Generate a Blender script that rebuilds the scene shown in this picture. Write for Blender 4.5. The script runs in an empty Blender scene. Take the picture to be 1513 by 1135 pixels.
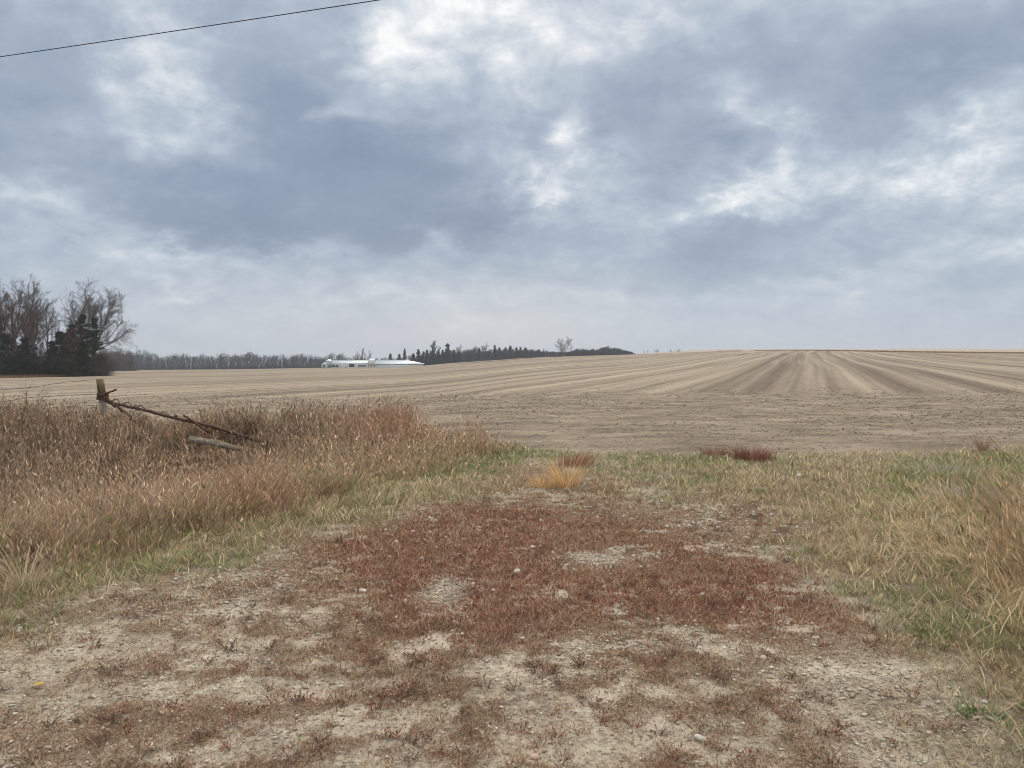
import bpy, math, random
import numpy as np
from mathutils import Vector
R = math.radians
scene = bpy.context.scene
COL = scene.collection

# ---------------------------------------------------------------- camera
PITCH, FPX, CX, CY, HZ = R(2.28), 1143.0, 756.5, 567.5, 522.0
cam_d = bpy.data.cameras.new('camera'); cam = bpy.data.objects.new('camera', cam_d)
COL.objects.link(cam); scene.camera = cam
cam.location = (0, 0, 1.6); cam.rotation_euler = (R(90)-PITCH, 0, 0)
cam_d.sensor_width = 36; cam_d.lens = FPX/1513*36
cam_d.clip_start = 0.05; cam_d.clip_end = 20000

def ray(px, py):
    a, b = (px-CX)/FPX, (CY-py)/FPX
    return np.array([a, math.cos(PITCH)+b*math.sin(PITCH), -math.sin(PITCH)+b*math.cos(PITCH)])

# ---------------------------------------------------------------- node helpers
class NT:
    def __init__(s, tree): s.t = tree; s.t.nodes.clear()
    def n(s, typ, **kw):
        nd = s.t.nodes.new(typ)
        for k, v in kw.items():
            if k == 'inp':
                for kk, vv in v.items():
                    if isinstance(vv, bpy.types.NodeSocket): s.t.links.new(vv, nd.inputs[kk])
                    else: nd.inputs[kk].default_value = vv
            else: setattr(nd, k, v)
        return nd
    def link(s, a, b): s.t.links.new(a, b)
    def math(s, op, a, b=None, c=None, clamp=False):
        nd = s.t.nodes.new('ShaderNodeMath'); nd.operation = op; nd.use_clamp = clamp
        for i, v in enumerate((a, b, c)):
            if v is None: continue
            if isinstance(v, bpy.types.NodeSocket): s.t.links.new(v, nd.inputs[i])
            else: nd.inputs[i].default_value = v
        return nd.outputs[0]
    def noise(s, vec, scale, detail=4, rough=.5, dist=0, out='Fac', dim='3D'):
        nd = s.t.nodes.new('ShaderNodeTexNoise'); nd.noise_dimensions = dim
        if vec is not None: s.t.links.new(vec, nd.inputs['Vector'])
        nd.inputs['Scale'].default_value = scale; nd.inputs['Detail'].default_value = detail
        nd.inputs['Roughness'].default_value = rough; nd.inputs['Distortion'].default_value = dist
        return nd.outputs[out]
    def ramp(s, fac, stops, interp='LINEAR'):
        nd = s.t.nodes.new('ShaderNodeValToRGB'); cr = nd.color_ramp; cr.interpolation = interp
        while len(cr.elements) > 1: cr.elements.remove(cr.elements[0])
        cr.elements[0].position = stops[0][0]; cr.elements[0].color = (*stops[0][1], 1)
        for p, c in stops[1:]:
            e = cr.elements.new(p); e.color = (*c, 1)
        s.t.links.new(fac, nd.inputs['Fac']); return nd.outputs['Color']
    def mix(s, fac, a, b, mode='MIX'):
        nd = s.t.nodes.new('ShaderNodeMix'); nd.data_type = 'RGBA'; nd.blend_type = mode
        for sock, v in ((nd.inputs[0], fac), (nd.inputs[6], a), (nd.inputs[7], b)):
            if isinstance(v, bpy.types.NodeSocket): s.t.links.new(v, sock)
            elif isinstance(v, (int, float)): sock.default_value = v
            else: sock.default_value = (*v, 1)
        return nd.outputs[2]
    def maprange(s, v, a, b, c=0., d=1., kind='LINEAR'):
        nd = s.t.nodes.new('ShaderNodeMapRange'); nd.interpolation_type = kind
        s.t.links.new(v, nd.inputs[0])
        for i, x in enumerate((a, b, c, d)): nd.inputs[i+1].default_value = x
        return nd.outputs[0]

# ---------------------------------------------------------------- world
SUN_EL, SUN_AZ = R(42), R(12)            # azimuth measured from +Y towards +X
world = bpy.data.worlds.new('World'); scene.world = world; world.use_nodes = True
w = NT(world.node_tree)
out = w.n('ShaderNodeOutputWorld')
sky = w.n('ShaderNodeTexSky', sky_type='NISHITA', sun_disc=False, sun_elevation=SUN_EL, sun_rotation=SUN_AZ)
bg1 = w.n('ShaderNodeBackground', inp={'Color': sky.outputs[0], 'Strength': 0.08})
tc = w.n('ShaderNodeTexCoord')
D = tc.outputs['Generated']
sep = w.n('ShaderNodeSeparateXYZ', inp={0: D})
zc = w.math('MAXIMUM', sep.outputs[2], 0.0)
zz = w.math('ADD', zc, 0.42)
pl = w.n('ShaderNodeCombineXYZ', inp={0: w.math('DIVIDE', sep.outputs[0], zz), 1: w.math('DIVIDE', sep.outputs[1], zz), 2: 0.0}).outputs[0]
# warp of the directions used for the large cloud masses
wn = w.noise(pl, 4.2, 6, .6, out='Color')
wv = w.n('ShaderNodeVectorMath', operation='SUBTRACT', inp={0: wn, 1: (.5, .5, .5)})
wsep = w.n('ShaderNodeSeparateXYZ', inp={0: wv.outputs[0]})
az = w.math('MULTIPLY', w.math('ARCTAN2', sep.outputs[0], sep.outputs[1]), 180/math.pi)
el = w.math('MULTIPLY', w.math('ARCSINE', sep.outputs[2]), 180/math.pi)
fall = w.maprange(el, 0, 12, .25, 1.)
az = w.math('ADD', az, w.math('MULTIPLY', wsep.outputs[0], w.math('MULTIPLY', fall, 14.)))
elw = w.math('ADD', el, w.math('MULTIPLY', wsep.outputs[1], w.math('MULTIPLY', fall, 11.)))
# x, y, sx, sy (as degrees*17.5), rotation, amount: cloud masses and the gaps between them
BL = [(90,60,130,60,0,-.55),(60,190,140,55,0,-.5),(430,110,110,80,10,-.6),(480,250,200,70,0,-.75),(300,300,150,40,0,-.5),
 (380,352,180,26,0,-.75),(640,265,110,70,20,-.6),(640,330,120,25,0,-.5),(797,200,38,22,0,-.6),(950,210,140,50,15,-.35),(1150,90,150,70,0,-.42),(1300,140,120,60,0,-.38),
 (1080,230,120,40,20,-.4),(1010,370,130,38,0,-.45),(1120,350,90,30,-10,-.3),(1430,50,120,50,0,-.35),(1420,330,120,26,0,-.3),(1180,400,180,25,0,-.15),
 (220,90,60,45,-25,.7),(275,175,75,40,30,.75),(120,200,70,40,0,.15),(250,235,90,35,10,.45),(560,70,45,60,0,.45),(510,175,50,20,0,.65),(600,105,45,30,0,.5),(660,20,100,35,0,.4),
 (790,45,130,45,0,.45),(760,150,40,30,40,.5),(845,225,50,38,30,.95),(812,300,55,14,10,.75),(780,340,70,12,0,.4),(960,30,90,40,0,.4),(1100,160,55,26,30,.55),(1200,172,40,14,0,.35),
 (1150,250,85,28,-12,.75),(1090,290,80,18,-15,.7),(1130,305,45,12,0,.6),(1440,200,80,38,-30,.6),(1480,270,50,25,0,.5),(1370,235,60,20,-30,.4),
 (30,290,70,26,0,.6),(150,345,60,22,20,.45),(300,383,80,12,0,.5),(262,428,32,6,0,.5),(1420,395,150,16,-8,.42),(1260,400,100,9,-8,.3),(960,440,150,12,0,.3),(640,432,60,14,0,.3),(490,450,80,10,0,.35),(820,480,250,18,0,.12),
 (650,368,70,14,0,.4),(60,110,60,30,0,.0),(700,200,40,60,0,.15)]
acc = None
for (x, y, sx, sy, rot, amp) in BL:
    if amp == 0: continue
    v = ray(x, y); v = v/np.linalg.norm(v)
    a0, e0 = math.degrees(math.atan2(v[0], v[1])), math.degrees(math.asin(v[2]))
    k = math.degrees(1/FPX); c, s_ = math.cos(R(-rot)), math.sin(R(-rot))
    dx, dy = w.math('SUBTRACT', az, a0), w.math('SUBTRACT', elw, e0)
    u_ = w.math('ADD', w.math('MULTIPLY', dx, c/(sx*k)), w.math('MULTIPLY', dy, s_/(sx*k)))
    v_ = w.math('ADD', w.math('MULTIPLY', dx, -s_/(sy*k)), w.math('MULTIPLY', dy, c/(sy*k)))
    q = w.math('ADD', w.math('MULTIPLY', u_, u_), w.math('MULTIPLY', v_, v_))
    g = w.math('MULTIPLY', w.math('EXPONENT', w.math('MULTIPLY', q, -.75)), amp)
    acc = g if acc is None else w.math('ADD', acc, g)
f1 = w.math('SUBTRACT', w.noise(pl, 3.2, 4, .5, .3), .5)
f2 = w.math('SUBTRACT', w.noise(pl, 8.5, 8, .60, .45), .5)
f3 = w.math('SUBTRACT', w.noise(pl, 24, 6, .62, .3), .5)
amp1 = w.maprange(el, 1, 13, .6, 1.)
base = w.math('ADD', w.math('MULTIPLY', acc, .35), w.math('MULTIPLY', f1, w.math('MULTIPLY', amp1, .60)))
puff = w.maprange(base, -.16, .24, .50, 1.20)          # broken, puffy structure belongs to the lighter parts
base = w.math('ADD', base, w.math('MULTIPLY', f2, w.math('MULTIPLY', w.math('MULTIPLY', puff, amp1), .80)))
base = w.math('ADD', base, w.math('MULTIPLY', f3, w.math('MULTIPLY', w.math('MULTIPLY', puff, amp1), .34)))
base = w.math('ADD', base, w.maprange(el, 0, 26, .48, .545))
base = w.math('ADD', base, w.maprange(el, 38, 85, 0, .35))
ccol = w.ramp(base, [(0., (.215, .275, .375)), (.24, (.265, .33, .435)), (.42, (.36, .43, .53)), (.58, (.49, .56, .635)), (.74, (.69, .735, .775)), (.90, (.95, .955, .95))], 'LINEAR')
warm = w.noise(pl, 1.1, 3, .5)
ccol = w.mix(w.maprange(warm, .42, .7, 0, .35), ccol, (1.07, .98, .99), 'MULTIPLY')
hor = w.maprange(el, 0, 8, .62, 0., 'SMOOTHSTEP')
hcol = w.ramp(w.maprange(az, -35, 35), [(0, (.50, .56, .66)), (.3, (.64, .64, .68)), (.5, (.74, .71, .70)), (.68, (.53, .59, .67)), (1, (.46, .54, .64))])
ccol = w.mix(hor, ccol, hcol)
ccol = w.mix(w.maprange(el, 27, 50, 0, 1), ccol, (1.08, 1.0, .88), 'MULTIPLY')  # warm tint added to the sky above the view, for warmer ground light
ccol = w.mix(w.maprange(el, -3, -.5, 1, 0), ccol, (.25, .23, .21))
lift = w.maprange(el, 27, 62, 1., 2.7)          # extra brightness added to the sky above the view, to light the ground
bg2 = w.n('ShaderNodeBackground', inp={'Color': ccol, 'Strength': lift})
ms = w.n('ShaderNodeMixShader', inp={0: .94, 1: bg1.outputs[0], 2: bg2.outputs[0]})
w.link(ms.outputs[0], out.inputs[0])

sd = bpy.data.lights.new('sun', 'SUN'); sun = bpy.data.objects.new('sun', sd); COL.objects.link(sun)
sd.energy = 1.5; sd.angle = R(16); sd.color = (1, .95, .88)
sv = Vector((math.sin(SUN_AZ)*math.cos(SUN_EL), math.cos(SUN_AZ)*math.cos(SUN_EL), math.sin(SUN_EL)))
sun.rotation_euler = (-sv).to_track_quat('-Z', 'Y').to_euler()
scene.view_settings.view_transform = 'Standard'; scene.view_settings.look = 'None'
scene.view_settings.exposure = 0.08; scene.view_settings.gamma = 1
scene.cycles.filter_width = 1.0
scene.cycles.max_bounces = 6; scene.cycles.transparent_max_bounces = 4
scene.cycles.diffuse_bounces = 3; scene.cycles.volume_bounces = 0

# ---------------------------------------------------------------- noise and terrain
_rg = np.random.default_rng(7); _T = _rg.random((256, 256))
def vnoise(x, y):
    xi, yi = np.floor(x).astype(np.int64), np.floor(y).astype(np.int64)
    fx, fy = x-xi, y-yi; fx = fx*fx*(3-2*fx); fy = fy*fy*(3-2*fy)
    a, b = _T[xi & 255, yi & 255], _T[(xi+1) & 255, yi & 255]
    c, d = _T[xi & 255, (yi+1) & 255], _T[(xi+1) & 255, (yi+1) & 255]
    return (a*(1-fx)+b*fx)*(1-fy)+(c*(1-fx)+d*fx)*fy
def fbm(x, y, s=1., o=4, g=.5, seed=0):
    t = 0; a = 1; n = 0; x = x*s+seed*17.3; y = y*s+seed*9.1
    for i in range(o):
        t = t+a*vnoise(x, y); n += a; a *= g; x, y = x*1.94+y*.35+5.2, y*1.94-x*.35+1.3
    return t/n
def sm(t): t = np.clip(t, 0, 1); return t*t*(3-2*t)

_px = np.array([-1500,-400, 0, 150, 200, 350, 480, 560, 625, 650, 700, 800, 930, 1000, 1050, 1120, 1200, 1300, 1400, 1513, 2000, 3500.])
_ye = np.array([ 552, 552, 550, 547.5,546.5,545.5, 543, 542.5, 541, 537, 534, 527.5, 524, 521, 519, 517.6, 517.6, 519.5,521,522, 524, 526.])
_De = np.array([ 400, 400, 400, 480, 520, 520, 500, 480, 480, 480, 480, 470, 440, 400, 360, 320, 300, 300, 310, 320, 340, 340.])
_uu = np.linspace(-1500, 3500, 1001); _k = np.hanning(25); _k /= _k.sum()
def _smc(v): return np.convolve(np.pad(np.interp(_uu, _px, v), 12, 'edge'), _k, 'valid')
_Y, _D = _smc(_ye), _smc(_De)
def upx(x, y):
    return np.where(y > 0.05*np.abs(x)+1e-6, CX+FPX*x/np.maximum(y, 1e-6), np.where(x > 0, 3500., -1500.))
def Hbase(x, y):
    r = np.hypot(x, y); u = np.clip(upx(x, y), -1500, 3500)
    yd = r*1.0
    ye, De = np.interp(u, _uu, _Y), np.interp(u, _uu, _D)
    depth_f = 1/np.sqrt(1+((u-CX)/FPX)**2)                   # depth of a unit range
    zE = 1.6+(HZ-ye)/FPX*De*depth_f
    t = np.clip((r-16)/(De-16), 0, None)
    t = np.where(t < .06, t*t/.12, t-.03)/.97
    h = zE*np.minimum(t, 1)
    beyond = np.clip(r-De, 0, None)
    slope = (HZ-ye)/FPX*depth_f
    h = h+np.where(slope < -.004, slope, 0)*beyond*1.0
    right = sm((u-930)/140.)                                 # far rise beyond the crest at the right
    dip = -6*sm(beyond/150)+ (7.6+6)*sm((r-600)/700.)-1.4
    h = h+right*np.where(beyond > 0, np.where(beyond < 1e9, (dip+1.4)-(zE-1.6)*sm((r-600)/700.)-1.4*sm(beyond/40), 0), 0)
    h = h-np.clip(r-1500, 0, None)*.012
    return h
# edges of the field drive in plan: left and right lines, distance outward from each
LL = np.array([(-4.9,-1),(-4.2,2.5),(-3.45,4.9), (-2.9,5.7),(-2.46,6.6), (-1.7,8.2), (-.54,10.9), (.2,12.4), (.8,14)])
RL = np.array([(1.75,-1),(1.75,2.9),(1.85,4.3),(2.3,6.5),(3.0,8.6),(4.2,10.3),(6.5,12)])
def sleft(x, y):   return (np.interp(y, LL[:,1], LL[:,0])-x)*.8
def sright(x, y):  return (x-np.interp(y, RL[:,1], RL[:,0]))*.85
FX = np.array([-80,-30,-14, -9, -5.5, -2.5, -.6, .4, 1.2, 3, 6, 10, 20, 80.]); FY = np.array([30, 21, 18.2, 17.0, 16.2, 15.3, 13.6, 12.7, 12.25, 12.2, 12.4, 12.9, 14.5, 24.])
def sfield(x, y): return y-np.interp(x, FX, FY)             # >0 inside the field
def H(x, y, micro=True):
    x = np.asarray(x, float); y = np.asarray(y, float)
    h = Hbase(x, y)
    sl, sr, sf = sleft(x, y), sright(x, y), sfield(x, y)
    rise = 1-.86*sm((sf+4.5)/4.2)
    h = h-.95*sm(sl/4.2)*rise - .5*sm((sr-1.6)/3.5)*rise
    r = np.hypot(x, y)
    if micro:
        near = 1-sm((r-30)/60)
        h = h+near*.05*(fbm(x, y, .6, 3, seed=3)-.5)+near*.03*(fbm(x, y, 4, 3, seed=4)-.5)
        h = h+sm(sf/.6)*near*.05*(fbm(x, y, 7, 3, .6, seed=5)-.5)
        h = h+sm((r-60)/200)*.9*(fbm(x, y, .012, 3, seed=6)-.5)*(1-sm((r-200)/100))
    return h
def onfloor(px, depth):
    x = (px-CX)/FPX*depth; y = depth
    return x, y, float(H(x, y))
def P(px, py, depth):
    d = ray(px, py); return np.array([d[0], d[1], d[2]])/d[1]*depth+np.array([0, 0, 1.6])
def flatpx(x, y):
    yy = np.maximum(y, .5)
    return CX+FPX*x/yy, HZ+FPX*1.6/yy

# ---------------------------------------------------------------- mesh helpers
def tag(o, label=None, cat=None, group=None, kind=None):
    if label: o['label'] = label
    if cat: o['category'] = cat
    if group: o['group'] = group
    if kind: o['kind'] = kind
    return o
def link(name, me, mat, parent=None, loc=None):
    o = bpy.data.objects.new(name, me)
    if mat is not None and not me.materials: me.materials.append(mat)
    COL.objects.link(o)
    if parent: o.parent = parent
    if loc is not None: o.location = loc
    return o
def empty(name, loc, rz=0):
    o = bpy.data.objects.new(name, None); COL.objects.link(o); o.location = loc; o.rotation_euler = (0, 0, rz)
    o.empty_display_size = .2; return o
def mesh_np(name, V, quads=None, tris=None, col=None, smooth=False):
    me = bpy.data.meshes.new(name)
    nq = 0 if quads is None else len(quads); nt = 0 if tris is None else len(tris)
    me.vertices.add(len(V)); me.vertices.foreach_set('co', np.ascontiguousarray(V, np.float32).ravel())
    me.loops.add(nq*4+nt*3); me.polygons.add(nq+nt)
    idx = np.concatenate([np.asarray(a, np.int32).ravel() for a in (quads, tris) if a is not None and len(a)])
    me.loops.foreach_set('vertex_index', idx)
    st = np.concatenate([np.arange(nq)*4, nq*4+np.arange(nt)*3]).astype(np.int32)
    me.polygons.foreach_set('loop_start', st)
    if smooth: me.polygons.foreach_set('use_smooth', np.ones(nq+nt, bool))
    me.update(calc_edges=True)
    if col is not None:
        a = me.color_attributes.new('Col', 'FLOAT_COLOR', 'POINT')
        c = np.ones((len(V), 4), np.float32); c[:, :3] = col; a.data.foreach_set('color', c.ravel())
    return me
def frames(d):
    up = np.where(np.abs(d[:, 2:3]) > .9, np.array([[1., 0, 0]]), np.array([[0, 0, 1.]]))
    a = np.cross(d, up); a /= np.linalg.norm(a, axis=1, keepdims=True)+1e-9
    return a, np.cross(d, a)
def tubes(S, sides=4, name='tubes', col=None):
    """S: n x 8 (p0, p1, r0, r1)"""
    S = np.asarray(S, float); n = len(S)
    p0, p1 = S[:, :3], S[:, 3:6]; d = p1-p0; d = d/(np.linalg.norm(d, axis=1, keepdims=True)+1e-9)
    a, b = frames(d); th = np.arange(sides)*2*math.pi/sides
    ring = a[:, None]*np.cos(th)[None, :, None]+b[:, None]*np.sin(th)[None, :, None]
    V = np.stack([p0[:, None]+ring*S[:, 6][:, None, None], p1[:, None]+ring*S[:, 7][:, None, None]], 1)
    base = (np.arange(n)*2*sides)[:, None]; k = np.arange(sides)[None]; k2 = (k+1) % sides
    Q = np.stack([base+k, base+k2, base+sides+k2, base+sides+k], -1).reshape(-1, 4)
    c = None if col is None else np.repeat(col, 2*sides, 0)
    return mesh_np(name, V.reshape(-1, 3), Q, None, c, smooth=sides > 4)
def polytube(pts, rad, sides=8, name='tube', caps=True, wob=0, seed=0):
    pts = np.asarray(pts, float); n = len(pts); rad = np.broadcast_to(np.asarray(rad, float), (n,))
    d = np.gradient(pts, axis=0); d /= np.linalg.norm(d, axis=1, keepdims=True)
    ref = np.array([0, 0, 1.]) if abs(d[0, 2]) < .8 else np.array([1., 0, 0])
    a = np.cross(d, ref); a /= np.linalg.norm(a, axis=1, keepdims=True); b = np.cross(d, a)
    th = np.arange(sides)*2*math.pi/sides; rr = np.random.default_rng(seed)
    w_ = 1+wob*(rr.random((1, sides))-.5)+wob*.5*(rr.random((n, sides))-.5)
    V = pts[:, None]+(a[:, None]*np.cos(th)[None, :, None]+b[:, None]*np.sin(th)[None, :, None])*(rad[:, None]*w_)[..., None]
    V = V.reshape(-1, 3); k = np.arange(sides); k2 = (k+1) % sides
    Q = np.concatenate([np.stack([i*sides+k, i*sides+k2, (i+1)*sides+k2, (i+1)*sides+k], -1) for i in range(n-1)])
    T = None
    if caps:
        V = np.vstack([V, pts[:1], pts[-1:]]); c0, c1 = n*sides, n*sides+1
        T = np.concatenate([np.stack([k2, k, np.full(sides, c0)], -1), np.stack([(n-1)*sides+k, (n-1)*sides+k2, np.full(sides, c1)], -1)])
    return mesh_np(name, V, Q, T)
def lathe(prof, sides=16, name='lathe', smooth=False):
    prof = np.asarray(prof, float); th = np.arange(sides)*2*math.pi/sides; n = len(prof)
    V = np.stack([prof[:, 0][:, None]*np.cos(th), prof[:, 0][:, None]*np.sin(th), np.repeat(prof[:, 1][:, None], sides, 1)], -1).reshape(-1, 3)
    k = np.arange(sides); k2 = (k+1) % sides
    Q = np.concatenate([np.stack([i*sides+k, i*sides+k2, (i+1)*sides+k2, (i+1)*sides+k], -1) for i in range(n-1)])
    return mesh_np(name, V, Q, None, None, smooth)
def boxes(L, name='box'):
    V, Q = [], []
    for (x0, x1, y0, y1, z0, z1) in L:
        b = len(V); V += [(x0,y0,z0),(x1,y0,z0),(x1,y1,z0),(x0,y1,z0),(x0,y0,z1),(x1,y0,z1),(x1,y1,z1),(x0,y1,z1)]
        Q += [[b+i for i in q] for q in ((0,3,2,1),(4,5,6,7),(0,1,5,4),(1,2,6,5),(2,3,7,6),(3,0,4,7))]
    return mesh_np(name, np.array(V, float), np.array(Q))

# ---------------------------------------------------------------- materials
def mat(name): m = bpy.data.materials.new(name); m.use_nodes = True; return m, NT(m.node_tree)
def finish(t, colr, rough=.9, spec=.15, bump=None, metal=0., transl=0.):
    o = t.n('ShaderNodeOutputMaterial')
    b = t.n('ShaderNodeBsdfPrincipled', inp={'Roughness': rough, 'Specular IOR Level': spec, 'Metallic': metal})
    if isinstance(colr, bpy.types.NodeSocket): t.link(colr, b.inputs['Base Color'])
    else: b.inputs['Base Color'].default_value = (*colr, 1)
    if bump is not None: t.link(bump, b.inputs['Normal'])
    if transl:
        tr = t.n('ShaderNodeBsdfTranslucent')
        if isinstance(colr, bpy.types.NodeSocket): t.link(colr, tr.inputs['Color'])
        m = t.n('ShaderNodeMixShader', inp={0: transl, 1: b.outputs[0], 2: tr.outputs[0]}); t.link(m.outputs[0], o.inputs[0])
    else: t.link(b.outputs[0], o.inputs[0])
def blade_mat(name, gain=1.0, transl=.38, rough=.75):
    m, t = mat(name); a = t.n('ShaderNodeAttribute', attribute_name='Col')
    c = t.mix(1., a.outputs['Color'], (gain, gain, gain), 'MULTIPLY')
    finish(t, c, rough, .2, None, 0, transl); return m
def plain(name, c1, c2, scale=6, rough=.85, metal=0, stretch=(1, 1, 1), spec=.3, bump=.2):
    m, t = mat(name); tcn = t.n('ShaderNodeTexCoord')
    mp = t.n('ShaderNodeMapping', inp={'Vector': tcn.outputs['Object'], 'Scale': stretch}).outputs[0]
    f = t.noise(mp, scale, 6, .6)
    c = t.ramp(f, [(.3, c1), (.7, c2)])
    bp = t.n('ShaderNodeBump', inp={'Height': f, 'Strength': bump, 'Distance': .02})
    finish(t, c, rough, spec, bp.outputs[0], metal); return m
M_BLADE = blade_mat('dry_grass_blades')
M_GREEN = blade_mat('green_grass_blades')
M_RED = blade_mat('red_ground_cover_leaves', transl=.2)
M_BARK = plain('bark', (.07, .058, .05), (.15, .13, .115), 3, .95, 0, (1, 1, .2))
M_BARKP = plain('pale_bark', (.12, .105, .09), (.24, .215, .19), 3, .95, 0, (1, 1, .2))
M_TWIG = plain('twigs', (.10, .082, .072), (.17, .145, .13), .6, .95)
M_TWIGR = plain('reddish_twigs', (.10, .055, .042), (.17, .10, .08), .6, .95)
M_TWIGG = plain('grey_twigs', (.085, .08, .078), (.14, .132, .128), .6, .95)
M_NEEDLE = plain('needles', (.020,.027,.017), (.055,.064,.036), 1.2, .9)
M_STONE = plain('pale_limestone', (.42, .38, .32), (.62, .58, .50), 9, .9)
M_RUST = plain('rusty_steel', (.045, .026, .02), (.13, .06, .035), 30, .75, .2)
M_GALV = plain('dull_wire', (.12, .10, .085), (.22, .19, .16), 40, .6, .6)

# ---------------------------------------------------------------- ground sheet
def density_masks(x, y):
    """cover fractions at ground points (plan co-ordinates)"""
    sl, sr, sf = sleft(x, y), sright(x, y), sfield(x, y)
    n1, n2, n3 = fbm(x, y, .9, 4, .55, 11), fbm(x, y, 2.6, 4, .6, 12), fbm(x, y, .35, 3, .5, 13)
    field = sm((sf+.25+(n2-.5)*.9)/.45)
    u, v = flatpx(x, y)
    tall = sm((sl+.05+(n2-.5)*1.1)/.7)*(1-field)
    rough = .9*sm((sr-.60-.30*(y-4.2)+(n1-.5)*1.2)/.8)*(1-field)*(1-sm((y-7.6)/1.8))
    band = np.exp(-((sl+.12)/.50)**2)*(.6+.7*n2)
    back = sm((y-7.7-.45*np.sin(x*1.3)+(n1-.5)*2.4)/1.3)
    right = sm((sr+.15+(n1-.5)*1.1)/.7)
    back = back*(1-.82*np.exp(-((x-.45-.8*(n1-.5))/1.25)**2)*(1-sm((y-11.0)/1.2)))
    green = np.clip(np.maximum(np.maximum(band, back*.9), right), 0, 1)*(1-field)*(1-.75*tall)
    # red mat: dense in the middle of the drive, patchy towards the road
    cx_, cy_ = .35, 6.0
    q = ((x-cx_+.12*(y-6))/1.75)**2+((y-cy_)/1.85)**2
    core = 1-sm((q-.45+(n1-.5)*1.6)/.95)
    bare = np.exp(-(((x-.68)/.34)**2+((y-5.95)/.30)**2)*1.6)
    bare = np.maximum(bare, .8*np.exp(-(((x+.45)/.22)**2+((y-5.1)/.5)**2)*1.6))
    bare = np.maximum(bare, .9*np.exp(-(((x-1.75)/.5)**2+((y-3.3)/.9)**2)*1.3))
    n4 = fbm(x, y*1.25, 3.0, 4, .62, 14); n5 = fbm(x, y, 1.1, 3, .5, 15); n6 = fbm(x, y*1.3, 9.0, 3, .62, 16)
    mixn = n4*.46+n5*.20+n6*.34
    thr = .405+.006*sm((4.6-y)/1.2)+.03*sm((-x-.6)/1.6)*sm((5.2-y)/1.5)+.068*(1-core)-.05*sm((sl+1.5)/.8)*sm((y-5.2)/1.2)-.045*sm((y-7)/.8)+.03*sm((sl+1.6)/1.)*(y < 6)+.015*sm((y-7.2)/1.)*(1-core)+.02*sm((x-1.2)/.8)*(y < 4.4)
    red = sm((mixn-thr+.055)/.125)*(.90+.1*core)*(1-.75*sm((y-10.2)/1.4))*(1-.35*(1-core)*sm((-x-1.0)/1.4))
    red = np.maximum(red, .06)
    red = red*(1-np.clip(bare*1.5*(.35+n6*1.3)*(n4+.5), 0, 1))*(1-np.clip(green*.55, 0, 1))*(1-field)*(1-tall)
    return dict(field=field, tall=tall, rough=rough, green=green, red=red, sl=sl, sr=sr, sf=sf, n1=n1, n2=n2, n3=n3, n4=n4, n5=n5, n6=n6, bare=bare, core=core)

def build_ground():
    rr = [0.0, .25]
    while rr[-1] < 5200: rr.append(rr[-1]*1.0125+ .004)
    rr = np.array(rr)
    a1 = np.arange(-46, 46.001, .11); a2 = np.arange(48, 314-1, 2.0)
    A = np.radians(np.concatenate([a1, a2])); na, nr = len(A), len(rr)
    X = rr[:, None]*np.sin(A)[None]; Y = rr[:, None]*np.cos(A)[None]
    Z = H(X, Y)
    V = np.stack([X, Y, Z], -1).reshape(-1, 3)
    i, j = np.meshgrid(np.arange(nr-1), np.arange(na), indexing='ij'); j2 = (j+1) % na
    Q = np.stack([i*na+j2, i*na+j, (i+1)*na+j, (i+1)*na+j2], -1).reshape(-1, 4)[:, ::-1]
    m = density_masks(X.ravel(), Y.ravel())
    C = np.stack([m['field'], np.clip(m['green']+m['tall'], 0, 1), m['red']], -1)
    me = mesh_np('ground', V, Q, None, C, smooth=True)
    # a vegetated line across the field and the reddish grass strip on the crest
    rngr = np.hypot(X, Y).ravel(); u = upx(X.ravel(), Y.ravel())
    D_ = np.interp(np.clip(u, -1500, 3500), _uu, _D)
    st = np.zeros(len(u))
    wob = 10*(fbm(X.ravel(), Y.ravel(), .02, 3, seed=20)-.5)
    rs = np.interp(u, [600, 690, 760, 850, 930, 1000, 1100, 1300, 1600], [260, 300, 345, 400, 405, 380, 345, 305, 330])
    st = np.exp(-((rngr-rs+wob)/np.interp(u, [600, 1000, 1180, 1300, 1513], [5, 5, 5, 14, 16]))**2)*sm((u-640)/60)
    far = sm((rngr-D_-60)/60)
    a = me.color_attributes.new('Far', 'FLOAT_COLOR', 'POINT')
    c = np.ones((len(V), 4), np.float32); c[:, 0] = st; c[:, 1] = far; c[:, 2] = 0; a.data.foreach_set('color', c.ravel())
    return me
gm, t = mat('earth')
at = t.n('ShaderNodeAttribute', attribute_name='Col'); cs = t.n('ShaderNodeSeparateColor', inp={0: at.outputs['Color']})
at2 = t.n('ShaderNodeAttribute', attribute_name='Far'); cs2 = t.n('ShaderNodeSeparateColor', inp={0: at2.outputs['Color']})
geo = t.n('ShaderNodeNewGeometry').outputs['Position']
rowrot = t.n('ShaderNodeVectorRotate', rotation_type='Z_AXIS', inp={'Vector': geo, 'Angle': R(21.4)}).outputs[0]
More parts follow.
